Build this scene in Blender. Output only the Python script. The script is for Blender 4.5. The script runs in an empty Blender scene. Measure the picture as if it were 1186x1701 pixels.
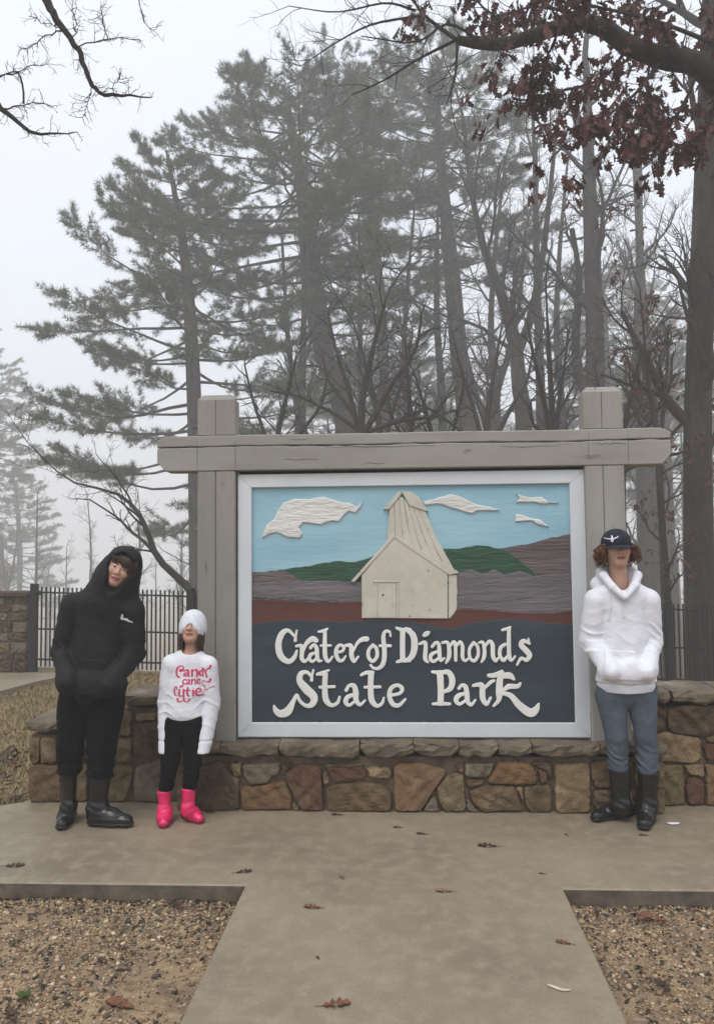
import bpy, math, random
import numpy as np
from mathutils import Matrix, Vector
R = math.radians
rnd = random.Random(7)
scene = bpy.context.scene
col = scene.collection

# ------------------------------------------------------------------ camera
W0, H0, FPX = 1186.0, 1701.0, 1280.0          # photograph size and focal length in its pixels
CAMZ, PITCH, ROLL, YAW = 1.52, R(3.3), R(-0.55), R(2.8)
cam_d = bpy.data.cameras.new('camera'); cam = bpy.data.objects.new('camera', cam_d); col.objects.link(cam)
cam_d.sensor_fit = 'VERTICAL'; cam_d.sensor_height = 24.0; cam_d.lens = 24.0 * FPX / H0
cam_d.clip_start = 0.05; cam_d.clip_end = 2000
MW = Matrix.Translation((0, 0, CAMZ)) @ Matrix.Rotation(YAW, 4, 'Z') @ Matrix.Rotation(R(90) + PITCH, 4, 'X') @ Matrix.Rotation(ROLL, 4, 'Z')
cam.matrix_world = MW
scene.camera = cam

# ------------------------------------------------------------------ sky, sun, exposure
world = bpy.data.worlds.new('World'); scene.world = world; world.use_nodes = True
nt = world.node_tree; nt.nodes.clear()
wo = nt.nodes.new('ShaderNodeOutputWorld'); bg = nt.nodes.new('ShaderNodeBackground')
sky = nt.nodes.new('ShaderNodeTexSky'); sky.sky_type = 'NISHITA'; sky.sun_disc = False
SUN_EL, SUN_AZ = R(58), R(200)
sky.sun_elevation = SUN_EL; sky.sun_rotation = SUN_AZ; sky.dust_density = 5.0; sky.air_density = 1.0
hs = nt.nodes.new('ShaderNodeHueSaturation'); hs.inputs['Saturation'].default_value = 0.13; hs.inputs['Value'].default_value = 0.55
mixw = nt.nodes.new('ShaderNodeMixRGB'); mixw.inputs[0].default_value = 0.78          # the even grey of a closed cloud deck
mixw.inputs[2].default_value = (6.45, 6.8, 7.5, 1)
nt.links.new(sky.outputs[0], hs.inputs['Color']); nt.links.new(hs.outputs[0], mixw.inputs[1])
nt.links.new(mixw.outputs[0], bg.inputs['Color']); bg.inputs['Strength'].default_value = 0.14
nt.links.new(bg.outputs[0], wo.inputs['Surface'])
sl = bpy.data.lights.new('sun', 'SUN'); sl.energy = 1.25; sl.angle = R(30); sl.color = (1.0, 0.96, 0.9)
so = bpy.data.objects.new('sun', sl); col.objects.link(so)
sdir = Vector((math.sin(SUN_AZ) * math.cos(SUN_EL), math.cos(SUN_AZ) * math.cos(SUN_EL), math.sin(SUN_EL)))
so.rotation_euler = sdir.to_track_quat('Z', 'Y').to_euler(); so.location = (0, 0, 60)
scene.view_settings.view_transform = 'Standard'; scene.view_settings.look = 'None'
scene.view_settings.exposure = 0.42; scene.view_settings.gamma = 1.0; scene.view_settings.use_curve_mapping = False
cy = scene.cycles
cy.use_denoising = True; cy.max_bounces = 6; cy.diffuse_bounces = 3; cy.glossy_bounces = 2; cy.volume_bounces = 3
cy.transparent_max_bounces = 8; cy.caustics_reflective = False; cy.caustics_refractive = False

# ------------------------------------------------------------------ pixels to places
M3 = np.array(MW.to_3x3()); CP = np.array([0, 0, CAMZ])
def ray(px, py):
    d = np.array([(px - W0 / 2) / FPX, -(py - H0 / 2) / FPX, -1.0])
    return M3 @ d
def onY(px, py, Y):
    d = ray(px, py); return CP + d * (Y / d[1])
def onZ(px, py, Z=0.0):
    d = ray(px, py); return CP + d * ((Z - CAMZ) / d[2])
def terr(x, y):
    x = np.asarray(x, float); y = np.asarray(y, float)
    a = np.clip((y - 5.4) / 6.6, 0, 1)
    z = a * (-0.39 - 0.036 * np.clip(x, -30, 30))
    b = np.clip(y - 12.7, 0, 75)
    z = z - 0.19 * b
    z = z + 0.5 * np.clip((np.abs(y) + np.abs(x) - 60) / 40, 0, 1) * np.sin(x * .07) * np.sin(y * .05 + 1)
    return z
def onT(px, py):
    d = ray(px, py); t = 0.5
    for i in range(4000):
        p = CP + d * t
        if p[2] <= terr(p[0], p[1]): return p
        t += 0.01
    return p

# ------------------------------------------------------------------ objects
OFF = {}
def thing(name, label, cat, loc=(0, 0, 0), group=None):
    o = bpy.data.objects.new(name, None); col.objects.link(o); o.location = loc; o.empty_display_size = 0.1
    o['label'] = label; o['category'] = cat
    if group: o['group'] = group
    OFF[o.name] = np.array(loc, float)
    return o
def mkmesh(name, V, F, smooth=False, mats=None, fmat=None):
    V = np.asarray(V, np.float32)
    me = bpy.data.meshes.new(name)
    groups = F if (isinstance(F, (list, tuple)) and len(F) and isinstance(F[0], np.ndarray)) else None
    if groups is None:
        me.from_pydata(V.tolist(), [], [list(map(int, f)) for f in F])
    else:
        nl = sum(g.size for g in groups); npoly = sum(len(g) for g in groups)
        me.vertices.add(len(V)); me.vertices.foreach_set('co', V.ravel())
        me.loops.add(nl); me.polygons.add(npoly)
        me.loops.foreach_set('vertex_index', np.concatenate([g.ravel() for g in groups]).astype(np.int32))
        tot = np.concatenate([np.full(len(g), g.shape[1], np.int32) for g in groups])
        st = np.concatenate([[0], np.cumsum(tot)[:-1]]).astype(np.int32)
        me.polygons.foreach_set('loop_start', st)
        me.update(calc_edges=True)
    if smooth: me.polygons.foreach_set('use_smooth', np.ones(len(me.polygons), bool))
    for m in (mats or []): me.materials.append(m)
    if fmat is not None: me.polygons.foreach_set('material_index', np.asarray(fmat, np.int32))
    me.validate(); me.update()
    return me
def add(name, V, F, mat, parent=None, smooth=False, fmat=None, kind=None):
    V = np.asarray(V, float)
    if parent is not None: V = V - OFF[parent.name]
    mats = mat if isinstance(mat, (list, tuple)) else [mat]
    o = bpy.data.objects.new(name, mkmesh(name, V, F, smooth, mats, fmat)); col.objects.link(o)
    if parent is not None:
        o.parent = parent; OFF[o.name] = OFF[parent.name]
    else: OFF[o.name] = np.zeros(3)
    if kind: o['kind'] = kind
    return o
def single(name, V, F, mat, label, cat, group=None, smooth=False, loc=None):
    V = np.asarray(V, float); loc = V.mean(0) * [1, 1, 0] + [0, 0, V[:, 2].min()] if loc is None else np.asarray(loc)
    o = add(name, V - loc, F, mat, None, smooth); o.location = loc; OFF[o.name] = loc
    o['label'] = label; o['category'] = cat
    if group: o['group'] = group
    return o
def struct(name, V, F, mat, smooth=False):
    return add(name, V, F, mat, None, smooth, kind='structure')
def box(x0, x1, y0, y1, z0, z1, bev=0.0):
    """box with chamfered edges"""
    b = bev
    if b <= 0:
        V = [(x, y, z) for x in (x0, x1) for y in (y0, y1) for z in (z0, z1)]
        F = [(0, 1, 3, 2), (4, 6, 7, 5), (0, 4, 5, 1), (2, 3, 7, 6), (0, 2, 6, 4), (1, 5, 7, 3)]
        return np.array(V), F
    V = []; idx = {}
    for i, (x, sx) in enumerate(((x0, 1), (x1, -1))):
        for j, (y, sy) in enumerate(((y0, 1), (y1, -1))):
            for k, (z, sz) in enumerate(((z0, 1), (z1, -1))):
                idx[i, j, k] = len(V)
                V += [(x, y + sy * b, z + sz * b), (x + sx * b, y, z + sz * b), (x + sx * b, y + sy * b, z)]
    g = lambda i, j, k, a: idx[i, j, k] + a
    F = []
    for i in (0, 1): F.append([g(i, 0, 0, 0), g(i, 0, 1, 0), g(i, 1, 1, 0), g(i, 1, 0, 0)][::1 if i == 0 else -1])
    for j in (0, 1): F.append([g(0, j, 0, 1), g(1, j, 0, 1), g(1, j, 1, 1), g(0, j, 1, 1)][::1 if j == 0 else -1])
    for k in (0, 1): F.append([g(0, 0, k, 2), g(0, 1, k, 2), g(1, 1, k, 2), g(1, 0, k, 2)][::1 if k == 0 else -1])
    for i in (0, 1):
        for j in (0, 1): F.append([g(i, j, 0, 0), g(i, j, 0, 1), g(i, j, 1, 1), g(i, j, 1, 0)])
        for k in (0, 1): F.append([g(i, 0, k, 0), g(i, 1, k, 0), g(i, 1, k, 2), g(i, 0, k, 2)])
    for j in (0, 1):
        for k in (0, 1): F.append([g(0, j, k, 1), g(1, j, k, 1), g(1, j, k, 2), g(0, j, k, 2)])
    for i in (0, 1):
        for j in (0, 1):
            for k in (0, 1): F.append([g(i, j, k, 0), g(i, j, k, 1), g(i, j, k, 2)])
    return np.array(V), F
def merge(parts):
    V = []; F = []; n = 0
    for v, f in parts:
        V.append(np.asarray(v, float)); F += [[int(i) + n for i in q] for q in f]; n += len(v)
    return np.vstack(V), F

# ------------------------------------------------------------------ materials
MATS = {}
def mat(name, c1, c2=None, scale=8.0, rough=0.8, bump=0.0, bscale=None, detail=6.0, c3=None, s3=2.0, t3=(0.55, 0.7),
        stretch=None, spec=0.3, attr=None, speck=None, lo=0.35, hi=0.65, rough2=None, sub=0.0, bdist=0.01):
    m = bpy.data.materials.new(name); m.use_nodes = True; n = m.node_tree; b = n.nodes['Principled BSDF']; L = n.links.new
    b.inputs['Roughness'].default_value = rough; b.inputs['Specular IOR Level'].default_value = spec
    tc = n.nodes.new('ShaderNodeTexCoord'); src = tc.outputs['Object']
    if stretch:
        mp = n.nodes.new('ShaderNodeMapping'); mp.inputs['Scale'].default_value = stretch; L(src, mp.inputs[0]); src = mp.outputs[0]
    def noise(s, d=detail, ro=0.6):
        t = n.nodes.new('ShaderNodeTexNoise'); t.inputs['Scale'].default_value = s; t.inputs['Detail'].default_value = d
        t.inputs['Roughness'].default_value = ro; L(src, t.inputs['Vector']); return t.outputs['Fac']
    def ramp(f, a, z):
        r = n.nodes.new('ShaderNodeMapRange'); r.inputs[1].default_value = a; r.inputs[2].default_value = z; L(f, r.inputs[0]); return r.outputs[0]
    def mix(f, a, z):
        x = n.nodes.new('ShaderNodeMixRGB'); L(f, x.inputs[0])
        for k, v in ((1, a), (2, z)):
            if isinstance(v, tuple): x.inputs[k].default_value = (*v, 1)
            else: L(v, x.inputs[k])
        return x.outputs[0]
    cur = tuple(c1)
    if attr:
        an = n.nodes.new('ShaderNodeAttribute'); an.attribute_name = attr; cur = an.outputs['Color']
    if c2: cur = mix(ramp(noise(scale), lo, hi), cur, tuple(c2))
    if c3: cur = mix(ramp(noise(s3, 4), *t3), cur, tuple(c3))
    if speck:
        sc_, col_, th = speck
        cur = mix(ramp(noise(sc_, 2, 0.5), th, th + 0.06), cur, tuple(col_))
    if isinstance(cur, tuple): b.inputs['Base Color'].default_value = (*cur, 1)
    else: L(cur, b.inputs['Base Color'])
    if rough2 is not None:
        rr = n.nodes.new('ShaderNodeMapRange'); rr.inputs[1].default_value = 0.35; rr.inputs[2].default_value = 0.65
        rr.inputs[3].default_value = rough; rr.inputs[4].default_value = rough2; L(noise(1.3, 4), rr.inputs[0]); L(rr.outputs[0], b.inputs['Roughness'])
    if bump:
        bp = n.nodes.new('ShaderNodeBump'); bp.inputs['Strength'].default_value = bump; bp.inputs['Distance'].default_value = bdist
        L(noise(bscale or scale * 2, 8, 0.65), bp.inputs['Height']); L(bp.outputs[0], b.inputs['Normal'])
    if sub:
        b.inputs['Subsurface Weight'].default_value = sub; b.inputs['Subsurface Radius'].default_value = (0.012, 0.005, 0.003)
    MATS[name] = m
    return m

# ------------------------------------------------------------------ implicit surfaces
def smin(a, b, k):
    h = np.clip(0.5 + 0.5 * (b - a) / k, 0, 1)
    return b * (1 - h) + a * h - k * h * (1 - h)
def smax(a, b, k): return -smin(-a, -b, k)
def rc(P, a, b, ra, rb, sy=1.0):
    X, Y, Z = P
    ax, ay, az = a[0], a[1] / sy, a[2]; bx, by, bz = b[0] - a[0], b[1] / sy - ay, b[2] - a[2]
    dx, dy, dz = X - ax, Y / sy - ay, Z - az
    h = np.clip((dx * bx + dy * by + dz * bz) / (bx * bx + by * by + bz * bz + 1e-9), 0, 1)
    q = np.sqrt((dx - h * bx) ** 2 + (dy - h * by) ** 2 + (dz - h * bz) ** 2)
    return (q - (ra + (rb - ra) * h)) * min(1.0, 0.5 + sy * 0.5)
def ell(P, c, r):
    x, y, z = (P[0] - c[0]) / r[0], (P[1] - c[1]) / r[1], (P[2] - c[2]) / r[2]
    k0 = np.sqrt(x * x + y * y + z * z); k1 = np.sqrt((x / r[0]) ** 2 + (y / r[1]) ** 2 + (z / r[2]) ** 2) + 1e-9
    return k0 * (k0 - 1) / k1
def nets(f, xs, ys, zs):
    """naive surface nets of f < 0 on a rectilinear grid"""
    xs, ys, zs = (np.asarray(a, np.float32) for a in (xs, ys, zs))
    D = f((xs[:, None, None], ys[None, :, None], zs[None, None, :]))
    D = np.ascontiguousarray(np.broadcast_to(D, (len(xs), len(ys), len(zs)))).astype(np.float32)
    S = D < 0
    nx, ny, nz = (s - 1 for s in S.shape)
    cnt = np.zeros((nx, ny, nz), np.int8)
    for i in (0, 1):
        for j in (0, 1):
            for k in (0, 1): cnt += S[i:i + nx, j:j + ny, k:k + nz]
    act = (cnt > 0) & (cnt < 8)
    I, J, K = np.nonzero(act)
    idx = -np.ones((nx, ny, nz), np.int64); idx[I, J, K] = np.arange(len(I))
    acc = np.zeros((len(I), 3)); num = np.zeros(len(I))
    C = (xs, ys, zs)
    cs = [(i, j, k) for i in (0, 1) for j in (0, 1) for k in (0, 1)]
    for a in cs:
        for ax in range(3):
            if a[ax]: continue
            b = list(a); b[ax] = 1
            da = D[I + a[0], J + a[1], K + a[2]]; db = D[I + b[0], J + b[1], K + b[2]]
            m = (da < 0) != (db < 0)
            t = np.where(m, da / np.where(m, da - db, 1), 0)
            p = np.stack([xs[I + a[0]], ys[J + a[1]], zs[K + a[2]]], 1).astype(float)
            q = np.stack([xs[I + b[0]], ys[J + b[1]], zs[K + b[2]]], 1)
            p = p + (q - p) * t[:, None]
            acc += p * m[:, None]; num += m
    V = acc / num[:, None]
    Q = []
    for ax in range(3):
        o1, o2 = [(1, 2), (2, 0), (0, 1)][ax]
        sl0 = [slice(None)] * 3; sl1 = [slice(None)] * 3
        sl0[ax] = slice(0, -1); sl1[ax] = slice(1, None)
        for o in (o1, o2): sl0[o] = slice(1, -1); sl1[o] = slice(1, -1)
        A = S[tuple(sl0)]; B = S[tuple(sl1)]
        for sign in (0, 1):
            m = (A & ~B) if sign == 0 else (~A & B)
            g = np.stack(np.nonzero(m), 1)
            if not len(g): continue
            g[:, o1] += 1; g[:, o2] += 1
            def cell(d1, d2):
                h = g.copy(); h[:, o1] -= d1; h[:, o2] -= d2
                return idx[h[:, 0], h[:, 1], h[:, 2]]
            q = np.stack([cell(1, 1), cell(0, 1), cell(0, 0), cell(1, 0)], 1)
            Q.append(q if sign == 0 else q[:, ::-1])
    Q = np.vstack(Q) if Q else np.zeros((0, 4), int)
    Q = Q[(Q >= 0).all(1)]
    return V, [Q.astype(np.int32)]
def rng_axis(a, b, s, fine=None, fs=None):
    """grid line positions with a finer stretch"""
    out = [a]
    while out[-1] < b:
        x = out[-1]
        out.append(x + (fs if fine and fine[0] <= x <= fine[1] else s))
    return np.array(out)

# ------------------------------------------------------------------ tubes
def tubes(lst):
    """list of (points n x 3, radii n, sides) -> V, quads"""
    grp = {}
    for p, r, s in lst: grp.setdefault((len(p), s), []).append((p, r))
    V = []; Q = []; n0 = 0
    for (n, s), items in grp.items():
        P = np.array([i[0] for i in items], float); Rr = np.array([i[1] for i in items], float); B = len(items)
        T = np.gradient(P, axis=1); T /= np.linalg.norm(T, axis=2, keepdims=True) + 1e-9
        ref = np.where(np.abs(T[:, :1, 2:3]) < 0.85, np.array([0, 0, 1.0]), np.array([1.0, 0, 0]))
        U = np.cross(T, np.broadcast_to(ref, T.shape)); U /= np.linalg.norm(U, axis=2, keepdims=True) + 1e-9
        Wv = np.cross(T, U)
        a = np.arange(s) * 2 * math.pi / s
        ring = P[:, :, None] + Rr[:, :, None, None] * (np.cos(a)[None, None, :, None] * U[:, :, None] + np.sin(a)[None, None, :, None] * Wv[:, :, None])
        V.append(ring.reshape(-1, 3))
        b = np.arange(B)[:, None, None]; i = np.arange(n - 1)[None, :, None]; k = np.arange(s)[None, None, :]
        f = lambda ii, kk: n0 + b * n * s + ii * s + kk % s
        q = np.stack([f(i, k), f(i + 1, k), f(i + 1, k + 1), f(i, k + 1)], -1).reshape(-1, 4)
        Q.append(q); n0 += B * n * s
    return np.vstack(V), [np.vstack(Q).astype(np.int32)]
def spline(pts, n):
    """Catmull-Rom resampling of rows of any width"""
    p = np.asarray(pts, float)
    if len(p) < 3:
        t = np.linspace(0, 1, n)[:, None]; return p[0] * (1 - t) + p[-1] * t
    e = np.vstack([2 * p[0] - p[1], p, 2 * p[-1] - p[-2]])
    out = []
    for t in np.linspace(0, len(p) - 1 - 1e-6, n):
        i = int(t); u = t - i; a, b, c, d = e[i:i + 4]
        out.append(0.5 * (2 * b + (c - a) * u + (2 * a - 5 * b + 4 * c - d) * u * u + (3 * b - a - 3 * c + d) * u ** 3))
    return np.array(out)

# ================================================================== MATERIALS
m_conc = mat('concrete', (.288, .238, .170), (.178, .144, .100), .95, .62, .45, 110, c3=(.315, .265, .192), s3=11, t3=(.45, .8), speck=(95, (.165, .132, .098), .63), rough2=.40, lo=.32, hi=.68, bdist=.004)
m_concd = mat('damp_shaded_concrete_edge', (.15, .122, .09), (.065, .053, .04), 9, .7, .5, 60, bdist=.006)  # damp riser, with its shade also put into the darker colour
m_dirt = mat('bed_dirt', (.33, .235, .14), (.15, .105, .068), 9, .95, .6, 90, c3=(.36, .28, .19), s3=30)
m_peb = mat('pebble', (1, 1, 1), None, attr='tint', rough=.7, bump=.2, bscale=120)
m_ground = mat('dead_grass_ground', (.26, .195, .10), (.14, .10, .055), 1.7, .95, .8, 35, c3=(.20, .17, .07), s3=.6, speck=(60, (.35, .28, .16), .6))
m_blade = mat('dead_grass_blade', (1, 1, 1), None, attr='tint', rough=.8)
m_mortar = mat('mortar', (.17, .132, .09), (.09, .07, .05), 14, .95, .8, 60, bdist=.02)
STONE = {
    'brown': ((.175, .125, .075), (.105, .078, .05), (.24, .19, .13)), 'red': ((.15, .082, .058), (.10, .058, .042), (.20, .14, .10)),
    'orange': ((.225, .135, .072), (.16, .105, .06), (.20, .16, .10)), 'tan': ((.29, .22, .135), (.19, .145, .09), (.38, .31, .215)),
    'grey': ((.21, .185, .15), (.135, .115, .09), (.29, .265, .22)), 'dark': ((.11, .078, .05), (.065, .047, .032), (.17, .135, .095)),
    'rust': ((.205, .125, .08), (.24, .175, .105), (.14, .085, .055)), 'olive': ((.20, .165, .095), (.13, .105, .06), (.27, .235, .16)),
}
STONE = {k: tuple(tuple(c * f for c, f in zip(q, (.80, .74, .66))) for q in v) for k, v in STONE.items()}
m_stone = {k: mat('stone_' + k, v[0], v[1], 9, .85, .55, 34, c3=v[2], s3=6, t3=(.52, .72), speck=(75, tuple(c * .55 for c in v[1]), .63), bdist=.02) for k, v in STONE.items()}
m_cap = mat('capstone', (.175, .14, .097), (.10, .08, .057), 7, .8, .6, 30, c3=(.27, .235, .185), s3=4, speck=(60, (.08, .075, .055), .64), bdist=.02)
m_wood = mat('weathered_paint', (.295, .282, .252), (.225, .213, .188), 4.5, .75, .45, 40, c3=(.345, .333, .305), s3=1.3, t3=(.5, .8), stretch=(1, 1, .25), speck=(16, (.14, .13, .112), .68), bdist=.004)
m_woodh = mat('weathered_paint_beam', (.295, .282, .252), (.225, .213, .188), 4.5, .75, .45, 40, c3=(.345, .333, .305), s3=1.3, t3=(.5, .8), stretch=(.25, 1, 1), speck=(16, (.14, .13, .112), .68), bdist=.004)
m_frame = mat('white_frame_paint', (.60, .625, .655), (.55, .57, .60), 2, .45, .05, 60, c3=(.65, .67, .69), s3=.9, speck=(14, (.42, .43, .43), .74))
m_skyp = mat('sign_sky_paint', (.285, .475, .56), (.24, .42, .52), 5, .7, .55, 30, c3=(.35, .53, .60), s3=2.2, t3=(.45, .7), stretch=(.35, 1, 1.6), bdist=.006)
m_cloudp = mat('sign_cloud_paint', (.72, .715, .69), (.64, .635, .605), 8, .7, .9, 26, stretch=(.4, 1, 1.5), bdist=.02)
m_greenp = mat('sign_green_paint', (.045, .10, .062), (.032, .072, .046), 8, .75, .9, 30, stretch=(.3, 1, 1.6), bdist=.02)
m_purp = mat('sign_grey_hill_paint', (.165, .148, .158), (.115, .102, .112), 7, .75, .9, 26, stretch=(.3, 1, 1.6), c3=(.20, .18, .19), s3=4, bdist=.02)
m_purp2 = mat('sign_mauve_hill_paint', (.17, .143, .140), (.115, .095, .095), 7, .75, 1.0, 30, stretch=(.22, 1, 2.0), bdist=.025)
m_redp = mat('sign_red_paint', (.118, .045, .035), (.088, .034, .028), 5, .75, .3, 30, stretch=(.3, 1, 1.4))
m_navy = mat('sign_navy_paint', (.038, .052, .068), (.030, .041, .054), 4, .6, .3, 60, c3=(.05, .064, .08), s3=2.5, stretch=(.3, 1, 1.4), bdist=.004)
m_cream = mat('sign_cream_paint', (.55, .525, .46), (.46, .43, .365), 6, .7, .4, 40, c3=(.56, .52, .43), s3=3, speck=(24, (.25, .21, .16), .70), bdist=.008)
m_letter = mat('letter_paint', (.76, .755, .72), (.68, .675, .64), 9, .6, .2, 60, bdist=.004)
m_groove = mat('dark_crack_and_gap_shade', (.035, .031, .027), None, rough=.9)  # cracks and seams, and the shade painted into the gap under the beam
m_iron = mat('black_iron', (.012, .012, .013), (.02, .018, .017), 6, .55, .1, 60)
m_bark = mat('bark', (.042, .035, .029), (.020, .017, .014), 5, .95, 1.0, 16, c3=(.065, .06, .048), s3=2, stretch=(1.6, 1.6, .5), bdist=.04)
m_barkp = mat('pine_bark', (.062, .048, .038), (.03, .023, .019), 4, .95, 1.0, 12, stretch=(1.6, 1.6, .6), bdist=.05)
m_twig = mat('twig_bark', (.042, .036, .031), (.026, .022, .019), 9, .9)
m_needle = mat('pine_needle', (.092, .112, .055), (.058, .075, .036), .9, .7, c3=(.125, .128, .065), s3=.5)
m_oakleaf = mat('russet_oak_leaf', (.105, .032, .024), (.062, .020, .017), 3, .7, c3=(.15, .058, .038), s3=1.5)
m_deadleaf = mat('fallen_leaf', (.20, .075, .035), (.11, .045, .025), 40, .6, .3, 90)
m_deadleaf2 = mat('fallen_leaf_dark', (.075, .045, .03), (.045, .028, .02), 40, .6, .3, 90)
m_deadleaf3 = mat('fallen_leaf_pale', (.27, .15, .085), (.17, .085, .05), 40, .6, .3, 90)

# ================================================================== GROUND
xs = np.unique(np.concatenate([np.linspace(-260, -30, 24), np.linspace(-30, 30, 61), np.linspace(30, 260, 24)]))
ys = np.unique(np.concatenate([np.linspace(-60, 0, 13), np.linspace(0, 40, 81), np.linspace(40, 300, 40)]))
XX, YY = np.meshgrid(xs, ys, indexing='ij'); ZZ = terr(XX, YY) - 0.085
nx_, ny_ = XX.shape
ii, jj = np.meshgrid(np.arange(nx_ - 1), np.arange(ny_ - 1), indexing='ij'); k0 = (ii * ny_ + jj).ravel()
struct('ground', np.stack([XX.ravel(), YY.ravel(), ZZ.ravel()], 1), [np.stack([k0, k0 + ny_, k0 + ny_ + 1, k0 + 1], 1).astype(np.int32)], m_ground, True)

PX0, PX1, PYF = -0.715, 0.745, 3.65
YPL, YWL = 4.69, 4.83
def slab(name, poly, z0, z1, m, bev=.008):
    """flat slab of any outline with a small worn edge"""
    p = np.array(poly, float); n = len(p)
    c = p.mean(0); nrm = []
    for i in range(n):
        a, b, d = p[i - 1], p[i], p[(i + 1) % n]
        e1 = (b - a) / np.linalg.norm(b - a); e2 = (d - b) / np.linalg.norm(d - b)
        q = np.array([-e1[1] - e2[1], e1[0] + e2[0]]); q /= max(.5, (q @ q) / 2) ; nrm.append(q)
    pin = p + np.array(nrm) * bev
    V = [(x, y, z0) for x, y in p] + [(x, y, z1 - bev) for x, y in p] + [(x, y, z1) for x, y in pin]
    F = [[i, (i + 1) % n, n + (i + 1) % n, n + i] for i in range(n)] + [[n + i, n + (i + 1) % n, 2 * n + (i + 1) % n, 2 * n + i] for i in range(n)]
    F.append([2 * n + i for i in range(n)])
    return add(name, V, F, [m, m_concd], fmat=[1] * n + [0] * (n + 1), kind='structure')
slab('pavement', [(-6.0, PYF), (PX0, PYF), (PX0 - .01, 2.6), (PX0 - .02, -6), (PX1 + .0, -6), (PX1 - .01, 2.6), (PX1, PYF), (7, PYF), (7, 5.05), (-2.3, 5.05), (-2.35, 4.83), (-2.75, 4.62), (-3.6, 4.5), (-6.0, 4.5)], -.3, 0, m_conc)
# far walkway on the left, lying on the slope
def patch(name, pts_px, m, lift):
    P = [onT(*q) for q in pts_px]; V = [p + [0, 0, lift] for p in P] + [p - [0, 0, .15] for p in P]; n = len(P)
    F = [list(range(n))] + [[i, n + i, n + (i + 1) % n, (i + 1) % n] for i in range(n)]
    return struct(name, V, F, m)
patch('walkway', [(-500, 1163), (0, 1147), (60, 1131), (106, 1122), (160, 1117.5), (60, 1115.5), (0, 1117.5), (-500, 1125)], m_conc, -.01)

def jit(n, s, seed): return np.random.default_rng(seed).normal(0, s, n)
# beds: dirt surface
def bed(name, x0, x1, y0, y1, seed):
    g = np.random.default_rng(seed); nx, ny = 90, 60
    X, Y = np.meshgrid(np.linspace(x0, x1, nx), np.linspace(y0, y1, ny), indexing='ij')
    Z = -.062 + .010 * np.sin(X * 3.1 + 1) * np.sin(Y * 4.3) + .005 * np.sin(X * 11 + Y * 7) + g.normal(0, .0016, X.shape) - .016 * np.exp(-((Y - PYF) / .14) ** 2)
    i, j = np.meshgrid(np.arange(nx - 1), np.arange(ny - 1), indexing='ij'); k = (i * ny + j).ravel()
    struct(name, np.stack([X.ravel(), Y.ravel(), Z.ravel()], 1), [np.stack([k, k + ny, k + ny + 1, k + 1], 1).astype(np.int32)], m_dirt, True)
    return lambda x, y: -.062 + .010 * np.sin(x * 3.1 + 1) * np.sin(y * 4.3) + .005 * np.sin(x * 11 + y * 7) - .016 * np.exp(-((y - PYF) / .14) ** 2)
zb = bed('gravel_bed', -3.2, PX0 - .001, -.5, PYF - .001, 1)
bed('gravel_bed', PX1 + .001, 3.2, -.5, PYF - .001, 2)
ICO_V = []
ph = (1 + 5 ** .5) / 2
for a in (-1, 1):
    for b in (-ph, ph): ICO_V += [(0, a, b), (a, b, 0), (b, 0, a)]
ICO_V = np.array(ICO_V) / math.sqrt(1 + ph * ph)
ICO_F = []
for i in range(12):
    for j in range(i + 1, 12):
        for k in range(j + 1, 12):
            d = [np.linalg.norm(ICO_V[a] - ICO_V[b]) for a, b in ((i, j), (j, k), (i, k))]
            if max(d) < 1.1:
                n = np.cross(ICO_V[j] - ICO_V[i], ICO_V[k] - ICO_V[i])
                ICO_F.append((i, j, k) if n @ ICO_V[i] > 0 else (i, k, j))
ICO_F = np.array(ICO_F)
def pebbles(name, n, x0, x1, y0, y1, seed, label):
    g = np.random.default_rng(seed)
    y = y0 + (y1 - y0) * g.random(n); x = x0 + (x1 - x0) * g.random(n)
    # thinner where the sand shows
    keep = (np.sin(x * 4.1 + 2) * np.sin(y * 5.3 + seed) + g.normal(0, .5, n) > -.45) | (np.abs(y - PYF) < .2)
    x, y = x[keep], y[keep]; n = len(x)
    s = np.clip(g.lognormal(math.log(.0042), .42, n), .0022, .015)
    sh = g.uniform(.6, 1.3, (n, 3)) * [1, 1, .65]
    V = ICO_V[None] * (1 + g.normal(0, .12, (n, 12, 1))) * (s[:, None] * sh)[:, None]
    a = g.random(n) * 6.28; c, sn = np.cos(a)[:, None], np.sin(a)[:, None]
    V = np.stack([V[..., 0] * c - V[..., 1] * sn, V[..., 0] * sn + V[..., 1] * c, V[..., 2]], -1)
    V += np.stack([x, y, zb(x, y) + s * .35], 1)[:, None]
    F = (np.arange(n)[:, None, None] * 12 + ICO_F[None]).reshape(-1, 3).astype(np.int32)
    o = add(name, V.reshape(-1, 3), [F], m_peb, kind='stuff', smooth=True)
    pal = np.array([(.34, .24, .14), (.42, .31, .185), (.20, .14, .085), (.115, .088, .062), (.055, .046, .038), (.27, .15, .085), (.52, .43, .29), (.15, .13, .105)])
    ci = g.choice(8, n, p=[.24, .16, .17, .12, .09, .09, .07, .06]); c = pal[ci] * g.uniform(.75, 1.15, (n, 1))
    at = o.data.color_attributes.new('tint', 'FLOAT_COLOR', 'POINT')
    at.data.foreach_set('color', np.repeat(np.hstack([c, np.ones((n, 1))]), 12, 0).ravel().astype(np.float32))
    o['label'] = label; o['category'] = 'gravel'
pebbles('gravel', 19500, -2.1, PX0 - .004, 2.3, PYF - .006, 5, 'loose tan and grey gravel in the bed on the hooded person\'s side')
pebbles('gravel', 15000, PX1 + .004, 1.85, 2.35, PYF - .006, 6, 'loose tan and grey gravel in the bed on the capped person\'s side')

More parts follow.
